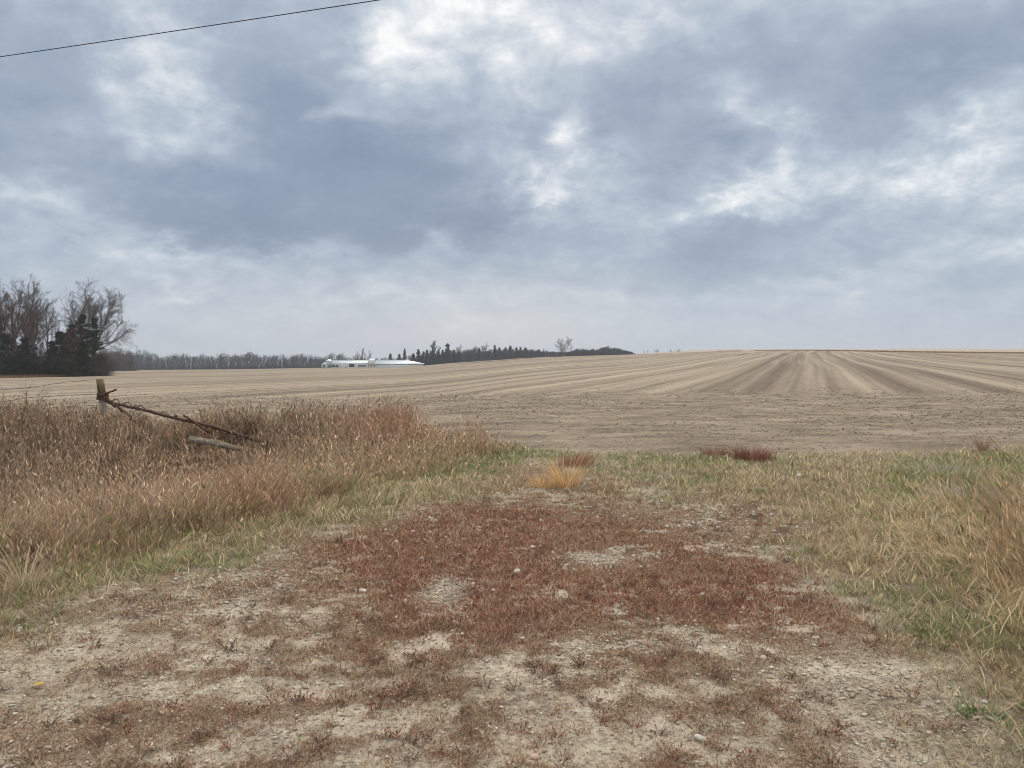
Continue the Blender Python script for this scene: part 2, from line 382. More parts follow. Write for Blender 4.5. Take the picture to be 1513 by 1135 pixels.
# slight wander of the rows
wand = t.noise(geo, .006, 2, .5, out='Color')
wv2 = t.n('ShaderNodeVectorMath', operation='MULTIPLY_ADD', inp={0: wand, 1: (10, 0, 0), 2: rowrot}).outputs[0]
def stretched(vec, sx, sy): return t.n('ShaderNodeMapping', inp={'Vector': vec, 'Scale': (sx, sy, 0)}).outputs[0]
row1 = t.noise(stretched(wv2, .28, .003), 1, 5, .66)
row2 = t.noise(stretched(wv2, 1.3, .008), 1, 3, .6)
row3 = t.noise(stretched(wv2, .07, .003), 1, 2, .5)
wx = t.n('ShaderNodeSeparateXYZ', inp={0: wv2}).outputs[0]
pass_ = t.math('MULTIPLY', t.math('SINE', t.math('MULTIPLY', wx, 2*math.pi/3.05)), .028)
trk = t.math('MULTIPLY', t.maprange(t.math('PINGPONG', wx, 1.525), 0, .26, .10, 0, 'SMOOTHSTEP'), t.maprange(t.noise(stretched(wv2, .11, .004), 1, 3, .5), .42, .62))
rw = t.math('ADD', t.math('MULTIPLY', row1, .52), t.math('ADD', t.math('MULTIPLY', row2, .34), t.math('MULTIPLY', row3, .14)))
rw = t.math('SUBTRACT', t.math('ADD', rw, pass_), trk)
patchy = t.noise(stretched(geo, .05, .02), 1, 4, .55)
speck = t.noise(geo, 9, 6, .7)
clods = t.noise(geo, 2.2, 5, .65)
sfn = t.n('ShaderNodeSeparateXYZ', inp={0: geo})
headf = t.maprange(sfn.outputs[1], 27, 33, 0, 1, 'SMOOTHSTEP')
hstreak = t.noise(stretched(geo, .45, 1.1), 1, 6, .68)
rowmix = t.math('ADD', t.math('MULTIPLY', rw, headf), t.math('MULTIPLY', hstreak, t.math('SUBTRACT', 1, headf)))
rowc = t.math('ADD', t.math('MULTIPLY', t.math('SUBTRACT', rowmix, .5), t.math('MULTIPLY_ADD', headf, .50, .60)), .31)
fv = t.math('ADD', rowc, t.math('ADD', t.math('MULTIPLY', speck, .16), t.math('ADD', t.math('MULTIPLY', clods, .12), t.math('MULTIPLY', patchy, .10))))
fcol = t.ramp(fv, [(.36, (.115, .088, .066)), (.46, (.205, .160, .120)), (.54, (.290, .234, .174)), (.64, (.385, .320, .240))])
strip = t.noise(geo, .3, 3, .5)
fcol = t.mix(t.math('MULTIPLY', cs2.outputs[0], .9), fcol, t.ramp(strip, [(.3, (.13, .065, .035)), (.7, (.21, .125, .07))]))
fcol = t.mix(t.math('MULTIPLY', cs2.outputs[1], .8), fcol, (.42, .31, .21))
# drive: pale gritty soil
g1 = t.noise(geo, 1.6, 6, .6); g2 = t.noise(geo, 38, 5, .7); g3 = t.noise(geo, 9, 5, .65)
dv = t.math('ADD', t.math('MULTIPLY', g1, .35), t.math('ADD', t.math('MULTIPLY', g2, .35), t.math('MULTIPLY', g3, .3)))
dcol = t.ramp(dv, [(.38, (.13, .10, .075)), (.46, (.28, .23, .175)), (.53, (.42, .36, .28)), (.62, (.58, .515, .42))])
vor = t.n('ShaderNodeTexVoronoi', inp={'Vector': geo, 'Scale': 55.})
dcol = t.mix(t.maprange(vor.outputs['Distance'], .0, .28, .55, 0), dcol, (.56, .53, .47))
dcol = t.mix(t.math('MULTIPLY', cs.outputs[2], .55), dcol, t.ramp(g2, [(.35, (.07, .045, .035)), (.65, (.24, .16, .11))]))
dcol = t.mix(t.math('MULTIPLY', cs.outputs[1], .85), dcol, t.ramp(g3, [(.35, (.09, .07, .045)), (.65, (.19, .155, .10))]))
gc = t.mix(cs.outputs[0], dcol, fcol)
bh = t.math('ADD', t.math('MULTIPLY', g2, .010), t.math('ADD', t.math('MULTIPLY', speck, .03), t.math('MULTIPLY', clods, .05)))
bp = t.n('ShaderNodeBump', inp={'Height': bh, 'Strength': .8, 'Distance': 1.})
finish(t, gc, .95, .1, bp.outputs[0])
ground = link('ground', build_ground(), gm); ground['kind'] = 'structure'

# ---------------------------------------------------------------- blades
def blades(rng, P_, h, w_, col, lean=.25, curl=.35, segs=2, azim=None, flat=None, tipw=.0, colvar=.27):
    """strips of segs quads and a pointed tip; flat: 0 upright .. 1 lying"""
    n = len(P_); az_ = rng.random(n)*2*math.pi if azim is None else azim
    ld = np.stack([np.cos(az_), np.sin(az_), np.zeros(n)], 1)
    fa = rng.random(n)*2*math.pi; side = np.stack([np.cos(fa), np.sin(fa), np.zeros(n)], 1)
    ln = np.broadcast_to(lean, (n,))*(.4+1.2*rng.random(n)); cu = np.broadcast_to(curl, (n,))*(.3+1.4*rng.random(n))
    ts = np.arange(segs+1)/(segs+.6) if segs > 1 else np.array([0, .55])
    ts = np.append(ts, 1.)
    V = []; m = len(ts); cen = []
    for k, tt in enumerate(ts):
        off = ln*tt+cu*tt*tt; up = np.sqrt(np.clip(1-(ln+cu)**2*.8, .02, 1))*tt-.25*cu*tt*tt
        if flat: up = np.abs(up)*(1-flat)
        c = P_+ld*(off*h)[:, None]+np.array([0, 0, 1.])*(up*h)[:, None]; cen.append(c)
        if k < m-1:
            ww = w_*(1-.55*tt)*.5
            V += [c-side*ww[:, None], c+side*ww[:, None]]
        else: V += [c]
    nv = 2*(m-1)+1; V = np.stack(V, 1)
    b = (np.arange(n)*nv)[:, None]
    Q = np.concatenate([b+np.array([[2*k, 2*k+1, 2*k+3, 2*k+2]]) for k in range(m-2)]) if m > 2 else None
    T = b+np.array([[2*(m-2), 2*(m-2)+1, nv-1]])
    c = col*(1+colvar*(rng.random((n, 1))*2-1))
    C = np.repeat(c, nv, 0).reshape(n, nv, 3)*np.linspace(.94, 1.06, nv)[None, :, None]
    return V.reshape(-1, 3), Q, T, C.reshape(-1, 3), cen[-1], cen[-2], ld
def join(name, parts):
    Vs, Qs, Ts, Cs = [], [], [], []; o = 0
    for (V, Q, T, C) in parts:
        Vs.append(V); Cs.append(C)
        if Q is not None: Qs.append(Q+o)
        if T is not None: Ts.append(T+o)
        o += len(V)
    return mesh_np(name, np.concatenate(Vs), np.concatenate(Qs) if Qs else None, np.concatenate(Ts) if Ts else None, np.concatenate(Cs))
def heads(rng, tip, ld, L, W, col):
    """seed heads: two crossed diamonds drooping along the stem tip"""
    n = len(tip); ax = ld*.35+np.array([0, 0, 1.])*.8+rng.normal(0, .22, (n, 3)); ax /= np.linalg.norm(ax, axis=1, keepdims=True)
    a, b = frames(ax); out_ = []
    for s in (a, b):
        V = np.stack([tip-ax*(L*.45)[:, None], tip+s*(W*.5)[:, None], tip+ax*(L*.55)[:, None], tip-s*(W*.5)[:, None]], 1).reshape(-1, 3)
        Q = (np.arange(n)*4)[:, None]+np.arange(4)[None]
        out_.append((V, Q, None, np.repeat(col, 4, 0)))
    return out_
def scatter(rng, n, r0, r1, azlim=44, k=.75):
    u = rng.random(n); r = (r0**k+u*(r1**k-r0**k))**(1/k)
    a = R(azlim)*(rng.random(n)*2-1)
    return r*np.sin(a), r*np.cos(a)
def clumped(rng, n, per, sig, r0, r1, azlim, k):
    nc = n//per; cx_, cy_ = scatter(rng, nc, r0, r1, azlim, k); c = rng.integers(0, nc, n)
    g = rng.normal(0, 1, (n, 2))*sig*(.6+.8*rng.random(nc))[c][:, None]*np.clip(np.hypot(cx_, cy_)/7, .7, 1.6)[c][:, None]
    return cx_[c]+g[:, 0], cy_[c]+g[:, 1], c, rng.normal(0, 1, nc)[c], np.arctan2(g[:, 1], g[:, 0]), (.62+.7*rng.random(nc))[c]
def pick(rng, n, pal, wts):
    pal = np.array(pal); i = rng.choice(len(pal), n, p=np.array(wts)/sum(wts)); return pal[i]
def base_pts(x, y, sink=.01): return np.stack([x, y, H(x, y)-sink], 1)

rng = np.random.default_rng(42)
# --- tall brown grass, left bank and ditch
def build_tall():
    x, y, cid, cn, cazo, chf = clumped(rng, 470000, 34, .065, 3.6, 26, 50, .95)
    m = density_masks(x, y)
    keep = (rng.random(len(x)) < m['tall']*.95) & (m['sl'] > -.1)
    x, y, cn, cazo, chf = x[keep], y[keep], cn[keep], cazo[keep], chf[keep]; m = {k: v[keep] for k, v in m.items()}
    front = 1-sm((m['sl']-2.3+(m['n1']-.5)*1.8+.12*(y-6).clip(0, 5))/1.1)       # front bank grass; behind it the dark weeds
    return x, y, m, front, cn, cazo, chf
x, y, m, front, cn, cazo, chf = build_tall()
n = len(x)
isf = (.5+.22*cn+.1*rng.normal(0, 1, n)) < front
u, v = flatpx(x, y)
d_ = np.hypot(x, y)
parts_f, parts_w = [], []
# front grass
i = isf; xi, yi = x[i], y[i]; ni = i.sum()
edge = sm((m['sl'][i]+.25+(m['n2'][i]-.5)*1.2)/1.7)
hgt = (.09+.60*edge)*(.40+.75*rng.random(ni)**.8)*(.55+.9*m['n2'][i])*chf[i]*np.interp(yi, [8, 11, 13.5], [1, .85, .55])
palf = [(.48,.355,.24),(.35,.24,.16),(.66,.54,.40),(.19,.135,.095),(.43,.31,.235),(.32,.28,.16),(.50,.34,.205)]
colf = pick(rng, ni, palf, [4,3,2.6,2.4,2.4,1.2,1.5])*(1+.17*cn[i]).clip(.55, 1.45)[:, None]
redden = sm((m['n3'][i]-.47)/.15)[:, None]; colf = colf*(1-redden*.3)+np.array([.42,.22,.15])*redden*.3
gr = (rng.random(ni) < (1-edge)*.26)[:, None]; colf = np.where(gr, pick(rng, ni, [(.22,.27,.085),(.36,.37,.15)], [1, 1]), colf)
wdt = (.0035+.0022*rng.random(ni))*np.clip(d_[i]/5, .8, 3.0)
V, Q, T, C, tip, pre, ld = blades(rng, base_pts(xi, yi), hgt, wdt, colf, .34, .34, 2, azim=cazo[i]+rng.normal(0, .7, ni))
parts_f.append((V, Q, T, C))
hm = rng.random(ni) < .75
parts_f += heads(rng, tip[hm], ld[hm], (.035+.04*rng.random(hm.sum())), (.005+.006*rng.random(hm.sum()))*np.clip(d_[i][hm]/6, .8, 2), colf[hm]*np.array([1.2, 1.2, 1.18])*(.6+.9*rng.random((hm.sum(), 1))))
# leaves lower down
lm = rng.random(ni) < .9
V, Q, T, C, *_ = blades(rng, base_pts(xi[lm], yi[lm]), hgt[lm]*.62, wdt[lm]*1.4, colf[lm]*.9, .4, .5, 2)
parts_f.append((V, Q, T, C))
tg = link('tall_grass', join('tall_grass', parts_f), M_BLADE)
tag(tg, 'thick reddish brown knee high grass with pale seed heads on the left bank', 'tall grass', kind='stuff')
# dark weeds behind
i = ~isf; xi, yi = x[i], y[i]; ni = i.sum(); ui = u[i]
wall = sm((m['sf'][i]+3.6)/1.5)
hgt = (.62+.30*m['n1'][i])*(.5+.6*rng.random(ni))*(.45+.55*chf[i])*np.interp(yi, [0, 9, 13, 17, 22], [.8, .85, .95, 1., .8])
# gap of low growth in front of the fallen log and gate
uu_ = CX+FPX*xi/yi
gap = .95*np.exp(-((uu_-335)/78)**2)*sm((yi-9.5)/1.5)*(1-sm((yi-14.6)/.5))
hgt = hgt*(1-.62*gap)*(1-.35*np.exp(-((uu_-250)/60)**2)*(yi > 11))
hgt *= np.interp(uu_, [-400, 40, 160, 260, 400, 600, 690, 740], [1, .95, .86, .8, 1.0, 1.0, .85, .6])
hgt *= 1-.6*sm((m['sf'][i]+.5)/.6)
palw = [(.30,.21,.14),(.40,.28,.19),(.14,.105,.07),(.62,.49,.36),(.34,.25,.19),(.15,.17,.07)]
colw = pick(rng, ni, palw, [3.5,3.5,2,2.2,2.2,.7])*(1+.2*cn[i]).clip(.5, 1.5)[:, None]
rightred = sm((uu_-470)/130)[:, None]*.6; colw = colw*(1-rightred)+pick(rng, ni, [(.42,.23,.145),(.33,.18,.12),(.55,.38,.24)], [1,1,.8])*rightred
wdt = (.005+.004*rng.random(ni))*np.clip(d_[i]/9, .8, 1.8)
V, Q, T, C, tip, pre, ld = blades(rng, base_pts(xi, yi), hgt, wdt, colw, .13, .12, 2)
parts_w.append((V, Q, T, C))
hm = rng.random(ni) < .85
parts_w += heads(rng, tip[hm], ld[hm], (.05+.06*rng.random(hm.sum())), (.010+.010*rng.random(hm.sum())), colw[hm]*(.75+.9*rng.random((hm.sum(), 1))))
for rep in range(2):
    tpos = .35+.5*rng.random(ni); pb = base_pts(xi, yi); pb = pb+(tip-pb)*tpos[:, None]
    V, Q, T, C, *_ = blades(rng, pb, .07+.09*rng.random(ni), .010+.012*rng.random(ni), colw*(.7+1.0*rng.random((ni, 1))), .5, .3, 1)
    parts_w.append((V, Q, T, C))
tw = link('dead_weeds', join('dead_weeds', parts_w), M_BLADE)
tag(tw, 'dense dark brown dead weeds in the ditch along the field edge', 'weeds', kind='stuff')

# --- short green and tan grass: verge band, back of the drive and right side
x, y, cid, cn, cazo, chf = clumped(rng, 800000, 22, .045, 1.8, 16, 62, .8)
m = density_masks(x, y)
keep = rng.random(len(x)) < m['green']*(.55+.6*m['n2'])
x, y, cn, chf = x[keep], y[keep], cn[keep], chf[keep]; m = {k: v[keep] for k, v in m.items()}; n = len(x); d_ = np.hypot(x, y)
gn = sm((fbm(x, y, .55, 3, .5, 31)*.55+m['n2']*.45-.44)/.14)
onr = sm((m['sr']-.1)/1.2); bandl = (m['sl'] > -1.1)
pg = np.clip(.20+.46*gn+.20*bandl+.16*onr*sm((y-5)/2), 0, .88)
isg = (.5+.14*cn+.28*rng.normal(0, 1, n)) < pg
col = np.where(isg[:, None], pick(rng, n, [(.105,.16,.05),(.18,.245,.08),(.28,.33,.12),(.40,.39,.19)], [2,3.4,3,2]),
      pick(rng, n, [(.56,.45,.28),(.74,.63,.43),(.36,.27,.17),(.50,.35,.21),(.22,.155,.10)], [3,3.2,1.8,2,1.0]))
col = col*(1+.14*cn).clip(.6, 1.4)[:, None]
h = np.where(isg, .055, .07)*(.5+1.1*rng.random(n))*chf*(1+.9*onr*(1+.0*x)+.5*np.clip(m['sl']+.6, 0, 1)*(m['sl'] < .6))*(.7+.6*m['n1'])
wd = (.0030+.0022*rng.random(n))*np.clip(d_/4, .8, 3)
azl = np.where(rng.random(n) < .55*onr, R(215)+rng.normal(0, .7, n), rng.random(n)*2*math.pi)
V, Q, T, C, *_ = blades(rng, base_pts(x, y), h, wd, col, .35+.25*onr, .45, 2, azim=azl)
pgp = [(V, Q, T, C)]
vg = link('short_grass', join('short_grass', pgp), M_GREEN)
tag(vg, 'short mixed green and straw coloured grass edging the bare field drive', 'grass', kind='stuff')

# --- long lodged straw on the right
x, y, cid, cn, cazo, chf = clumped(rng, 130000, 30, .07, 2.6, 12.5, 44, .9)
m = density_masks(x, y)
keep = (rng.random(len(x)) < sm((m['sr']-.25+(m['n1']-.5)*1.4)/1.5)*(1-m['field'])*(.30+.8*m['n2'])*(1-.8*sm((y-7.2)/2)))
x, y, cn = x[keep], y[keep], cn[keep]; n = len(x); d_ = np.hypot(x, y); m = {k: v[keep] for k, v in m.items()}
dirn = R(200)+(fbm(x, y, .8, 2, .5, 41)-.5)*8+cn*1.0+rng.normal(0, .8, n)
col = pick(rng, n, [(.60,.46,.27),(.78,.66,.45),(.50,.34,.19),(.38,.31,.17),(.24,.28,.10),(.60,.56,.45)], [3,3,2.0,1.3,1.4,1.1])
org = sm((fbm(x, y, .7, 3, .5, 81)-.48)/.12)[:, None]; col = col*(1-.4*org)+np.array([.62,.40,.21])*.4*org
kk = rng.random(n) < .25+.75*sm((fbm(x, y, 1.1, 4, .6, 82)-.42)/.14); x, y, d_, col, dirn = x[kk], y[kk], d_[kk], col[kk], dirn[kk]; m = {k: v[kk] for k, v in m.items()}; n = len(x)
h = (.10+.30*rng.random(n)**1.5)*(.6+.5*sm(m['sr']/2))
P0 = base_pts(x, y, -.01); P0[:, 2] += .05*rng.random(n)
V, Q, T, C, *_ = blades(rng, P0, h, (.0032+.002*rng.random(n))*np.clip(d_/4, .8, 2.6), col, .55, .5, 4, azim=dirn)
lg = link('matted_grass', join('matted_grass', [(V, Q, T, C)]), M_BLADE)
tag(lg, 'long matted straw coloured grass lying over green on the right side', 'matted grass', kind='stuff')

# --- tall tan grass at the right edge
x, y, cid, cn, cazo, chf = clumped(rng, 330000, 34, .06, 1.8, 13, 72, .85)
m = density_masks(x, y)
keep = (x > 0) & (rng.random(len(x)) < m['rough'])
x, y, cn, cazo, chf = x[keep], y[keep], cn[keep], cazo[keep], chf[keep]; n = len(x); d_ = np.hypot(x, y); m = {k: v[keep] for k, v in m.items()}
col = pick(rng, n, [(.52,.37,.225),(.70,.55,.36),(.37,.25,.155),(.19,.13,.09),(.46,.40,.26),(.18,.22,.07)], [4,2.6,3,2.4,1.4,1.0])*(1+.17*cn).clip(.55, 1.4)[:, None]
h = (.14+.88*sm((m['sr']-.75)/1.1))*(.40+.75*rng.random(n))*chf*np.interp(y, [2.8, 4, 7, 10], [.6, 1, .8, .5])*(.6+.8*m['n2'])
V, Q, T, C, tip, pre, ld = blades(rng, base_pts(x, y), h, .0035+.0025*rng.random(n), col, .34, .42, 4, azim=np.where(rng.random(n) < .5, cazo, R(195)+.5*cn)+rng.normal(0, .6, n))
pp = [(V, Q, T, C)]
hm = rng.random(n) < .4
pp += heads(rng, tip[hm], ld[hm], .05+.05*rng.random(hm.sum()), .007+.006*rng.random(hm.sum()), col[hm]*1.2)
rg_ = link('tan_grass', join('tan_grass', pp), M_BLADE)
tag(rg_, 'tall tan grass leaning over at the right edge', 'tall grass', kind='stuff')

# --- red ground cover: sprigs lying close to the soil
x, y = scatter(rng, 1700000, 2.3, 12.0, 42, .5)
m = density_masks(x, y)
keep = rng.random(len(x)) < m['red']
x, y = x[keep], y[keep]; n = len(x); m = {k: v[keep] for k, v in m.items()}; d_ = np.hypot(x, y)
hue = sm((fbm(x, y, .8, 3, .5, 51)-.36)/.25)[:, None]
colr = pick(rng, n, [(.29,.088,.056),(.21,.062,.044),(.37,.145,.082),(.13,.047,.035)], [3,3,2.6,1.5])
colb = pick(rng, n, [(.34,.19,.105),(.26,.165,.09),(.46,.31,.19),(.19,.17,.07),(.28,.12,.07)], [3,2,2,1.3,2])
core = m['core'][:, None]
mixr = np.clip(.10+.50*core+.36*hue*(.35+.65*core), 0, 1)*np.where(rng.random((n, 1)) < .8, 1, .3); col = colr*mixr+colb*(1-mixr)
strawy = rng.random(n) < .10; col = np.where(strawy[:, None], np.array([[.62,.47,.31]]), col)
h = (.010+.017*rng.random(n))*np.where(strawy, 2.4, 1)*(.8+.5*m['core'])
V, Q, T, C, *_ = blades(rng, base_pts(x, y, .002), h, np.where(strawy, .0018, .0030+.0028*rng.random(n))*np.clip(d_/3.6, .8, 3), col, .6, .35, 1, colvar=.3)
gcov = link('red_ground_cover', join('red_ground_cover', [(V, Q, T, C)]), M_RED)
xs_, ys_ = scatter(rng, 3600, 2.3, 9.5, 42, .6); ms_ = density_masks(xs_, ys_); kp = rng.random(len(xs_)) < (.25+.75*ms_['red'])*(1-ms_['field'])*(1-ms_['tall'])*(1-.7*ms_['green'])*(1-.6*ms_['bare'])
xs_, ys_ = xs_[kp], ys_[kp]; pn = 16; cc = np.repeat(np.arange(len(xs_)), pn); n = len(cc); core_ = ms_['core'][kp][cc]
az_ = rng.random(n)*6.283; rs_ = (.5+.9*rng.random(len(xs_)))[cc]; tone = pick(rng, len(xs_), [(.23,.095,.062),(.20,.115,.075),(.36,.24,.15),(.15,.10,.065),(.54,.42,.29)], [2,3,2.4,2.4,1.2])[cc]
sx1, sy1 = xs_[cc]+.01*np.cos(az_), ys_[cc]+.01*np.sin(az_)
V, Q, T, C, tip, pre, ld = blades(rng, base_pts(sx1, sy1, 0), (.03+.055*rng.random(n))*rs_, .0022+.001*rng.random(n), tone, .62, .28, 2, azim=az_)
sprig = [(V, Q, T, C)]
for rep_ in range(3):
    f_ = .3+.7*rng.random(n); pb = base_pts(sx1, sy1, 0); pb = pb+(tip-pb)*f_[:, None]
    V, Q, T, C, *_ = blades(rng, pb, .008+.012*rng.random(n), .004+.004*rng.random(n), tone*(.8+.6*rng.random((n, 1))), .6, .3, 1)
    sprig.append((V, Q, T, C))
sp_ = link('dried_sprigs', join('dried_sprigs', sprig), M_RED); tag(sp_, 'little spreading dried weed sprigs dotted over the drive', 'dry weeds', kind='stuff')
tag(gcov, 'low dark red and rust brown mat of dead weeds spread over the pale soil', 'ground cover', kind='stuff')

# --- straw litter over the drive
x, y = scatter(rng, 360000, 2.3, 11, 44, .55)
m = density_masks(x, y); keep = (rng.random(len(x)) < (1-m['field'])*(1-.8*m['tall'])*(.25+.75*sm((m['n4']-.4)/.2))); x, y = x[keep], y[keep]; n = len(x); d_ = np.hypot(x, y)
col = pick(rng, n, [(.30,.23,.15),(.44,.35,.24),(.17,.115,.08),(.55,.47,.35),(.22,.13,.085)], [3,2,3,1,2])
V, Q, T, C, *_ = blades(rng, base_pts(x, y, -.003), .015+.075*rng.random(n)**3, (.0015+.0012*rng.random(n))*np.clip(d_/3.5, .8, 2.5), col, .8, .25, 2, flat=.6)
lt = link('straw_litter', join('straw_litter', [(V, Q, T, C)]), M_BLADE)
tag(lt, 'scattered broken straw and thin dead stems on the bare drive', 'straw', kind='stuff')

# --- crop residue lying in the near field
x, y = scatter(rng, 620000, 11, 60, 46, .35)
m = density_masks(x, y); cl = sm((fbm(x, y, 1.3, 4, .6, 61)-.40)/.2)
keep = rng.random(len(x)) < m['field']*(.25+.75*cl)*(1-.9*sm((y-23)/12)); x, y, cl = x[keep], y[keep], cl[keep]; n = len(x); d_ = np.hypot(x, y)
col = pick(rng, n, [(.38,.30,.215),(.49,.40,.29),(.28,.215,.155),(.12,.09,.065),(.34,.25,.175)], [3,2.2,2.5,2.6,1.5])
V, Q, T, C, *_ = blades(rng, base_pts(x, y, -.004), (.035+.08*rng.random(n))*np.clip(d_/18, .8, 1.4), (.007+.007*rng.random(n))*np.clip(d_/14, .8, 2.4), col, 1.0, .1, 1, flat=.82, colvar=.3)
cr = link('crop_residue', join('crop_residue', [(V, Q, T, C)]), M_BLADE)
tag(cr, 'pale chopped crop residue lying on the harvested field', 'crop residue', kind='stuff')

# --- rusty uncut grass along the crest and the line across the field
nn = 26000; uu2 = np.where(rng.random(nn) < .6, rng.uniform(1060, 1640, nn), rng.uniform(668, 1000, nn))
rs2 = np.where(uu2 > 1050, np.interp(uu2, _uu, _D)-4, np.interp(uu2, [660, 760, 850, 930, 1000], [300, 345, 400, 405, 380]))+rng.normal(0, 2.2, nn)
aa2 = np.arctan2(uu2-CX, FPX); x, y = rs2*np.sin(aa2), rs2*np.cos(aa2)
kp = fbm(x, y, .03, 3, .6, 91) > np.where(uu2 > 1050, .44, .46); x, y, uu2 = x[kp], y[kp], uu2[kp]; nn = len(x)
V, Q, T, C, *_ = blades(rng, base_pts(x, y, .05), (.35+.45*rng.random(nn))*np.interp(uu2, [1060, 1200, 1300], [.5, .7, 1.]), .10+.10*rng.random(nn), pick(rng, nn, [(.22,.12,.075),(.30,.19,.12),(.38,.26,.17),(.15,.095,.065)], [2,3,3,1.5]), .3, .3, 1)
o = link('fence_row_grass', join('fence_row_grass', [(V, Q, T, C)]), M_BLADE); tag(o, 'thin rusty line of uncut grass along the crest and across the far field', 'grass', kind='stuff')

# --- grit and gravel
x, y = scatter(rng, 120000, 2.2, 9.5, 44, .5)
m = density_masks(x, y); keep = rng.random(len(x)) < (1-m['field'])*(1-m['tall'])*(1-.85*m['red'])*(1-np.clip(1.3*m['green'], 0, 1))*(.2+.8*sm((m['n5']-.4)/.2)+m['bare']); x, y = x[keep], y[keep]; n = len(x)
sz = .0022+.011*rng.random(n)**7+.0045*rng.random(n)**2; sz *= np.clip(np.hypot(x, y)/4, .8, 2)
oct_ = np.array([(1,0,0),(-1,0,0),(0,1,0),(0,-1,0),(0,0,1),(0,0,-1.)]); ft = np.array([(0,2,4),(2,1,4),(1,3,4),(3,0,4),(2,0,5),(1,2,5),(3,1,5),(0,3,5)])
a = rng.random(n)*6.28; ca, sa = np.cos(a), np.sin(a)
L = oct_[None]*(sz[:, None, None]*np.array([1.25, .9, .65]))*(.7+.6*rng.random((n, 6, 1)))
V = np.stack([L[..., 0]*ca[:, None]-L[..., 1]*sa[:, None], L[..., 0]*sa[:, None]+L[..., 1]*ca[:, None], L[..., 2]], -1)+np.stack([x, y, H(x, y)+sz*.25], 1)[:, None]
T = (np.arange(n)*6)[:, None, None]+ft[None]
C = np.repeat(pick(rng, n, [(.44,.39,.31),(.54,.49,.40),(.30,.25,.20),(.42,.32,.24),(.62,.58,.50)], [4,1.6,3.5,1.2,.3]), 6, 0)
def chips(x, y, sz, col, lift=.25):
    n = len(x); a = rng.random(n)*6.28; ca, sa = np.cos(a), np.sin(a)
    L = oct_[None]*(sz[:, None, None]*np.array([1.25, .9, .65]))*(.7+.6*rng.random((n, 6, 1)))
    V = np.stack([L[..., 0]*ca[:, None]-L[..., 1]*sa[:, None], L[..., 0]*sa[:, None]+L[..., 1]*ca[:, None], L[..., 2]], -1)+np.stack([x, y, H(x, y)+sz*lift], 1)[:, None]
    return V.reshape(-1, 3), None, ((np.arange(n)*6)[:, None, None]+ft[None]).reshape(-1, 3), np.repeat(col, 6, 0)
gvm, t = mat('grit'); finish(t, t.n('ShaderNodeAttribute', attribute_name='Col').outputs['Color'], .9, .2)
gv = link('gravel', mesh_np('gravel', V.reshape(-1, 3), None, T.reshape(-1, 3), C), gvm)
tag(gv, 'fine pale gravel and grit scattered over the drive', 'gravel', kind='stuff')

x, y = scatter(rng, 260000, 11.5, 48, 46, .5)
m = density_masks(x, y); cl = fbm(x, y*1.2, 1.9, 4, .62, 95); cl2 = fbm(x, y, .45, 3, .55, 96)
keep = rng.random(len(x)) < m['field']*(.05+.5*sm((cl*.6+cl2*.4-.48)/.12))*(1-.8*sm((y-26)/12)); x, y = x[keep], y[keep]; n = len(x)
sz = (.006+.016*rng.random(n)**2.5)*np.clip(np.hypot(x, y)/18, .8, 1.5)
cc_ = pick(rng, n, [(.15,.115,.085),(.20,.155,.115),(.28,.22,.16),(.40,.33,.24),(.11,.085,.06)], [2,3,3,2.5,.8])
cd = link('soil_clods', join('soil_clods', [chips(x, y, sz, cc_, .3)]), gvm); tag(cd, 'small dark soil clods and root balls on the harvested field', 'clods', kind='stuff')

# ---------------------------------------------------------------- small things on the ground
def tuft(name, px, depth, n, hgt, spread, pal, wts, label, cat, seed, lean=.35, wd=.005, mt=None, heads_=0., group=None, sx=1.):
    rg = np.random.default_rng(seed); cx0, cy0, cz0 = onfloor(px, depth)
    rr = spread*np.sqrt(rg.random(n))*(.3+.7*rg.random(n)); a = rg.random(n)*6.283
    lx, ly = rr*np.cos(a)*sx, rr*np.sin(a)
    Pp = np.stack([lx, ly, H(cx0+lx, cy0+ly)-cz0-.01], 1)
    azm = np.arctan2(ly, lx)+rg.normal(0, .6, n)
    cl = pick(rg, n, pal, wts)
    V, Q, T, C, tip, pre, ld = blades(rg, Pp, hgt*(.5+.6*rg.random(n)), np.full(n, wd)*(.6+.8*rg.random(n)), cl, lean, .4, 3, azim=azm)
    pr = [(V, Q, T, C)]
    if heads_:
        hm = rg.random(n) < heads_; pr += heads(rg, tip[hm], ld[hm], .05+.04*rg.random(hm.sum()), .010+.006*rg.random(hm.sum()), cl[hm]*1.1)
    o = link(name, join(name, pr), mt or M_BLADE, None, (cx0, cy0, cz0)); tag(o, label, cat, group); return o
GOLD = [(.70,.45,.20),(.62,.40,.21),(.80,.60,.34),(.46,.26,.14)]
tuft('grass_tuft', 804, 9.15, 200, .24, .20, GOLD, [3,2,2,1], 'low left half of the golden yellow grass clump behind the red mat', 'grass tuft', 1, .35, sx=1.2)
tuft('grass_tuft', 836, 9.2, 300, .48, .20, GOLD, [3,2,2,1], 'taller golden yellow grass tuft in the middle behind the red mat', 'grass tuft', 2, .24, sx=1.0)
RD = [(.24,.085,.065),(.18,.06,.05),(.33,.16,.11)]
tuft('weed_clump', 852, 11.0, 420, .25, .30, [(.36,.19,.12),(.28,.14,.10),(.42,.22,.12)], [2,2,1], 'brownish red weed clump just behind the golden grass tuft', 'weed clump', 3, .3, wd=.007)
tuft('weed_clump', 1112, 11.6, 520, .25, .33, RD, [2,2,1], 'dark crimson weed clump at the field edge right of centre', 'weed clump', 4, .22, wd=.007, sx=1.15)
tuft('weed_clump', 1060, 12.0, 260, .20, .26, [(.33,.17,.12),(.27,.14,.1)], [1,1], 'faded pinkish brown weed clump left of the crimson one', 'weed clump', 5, .22, wd=.007)
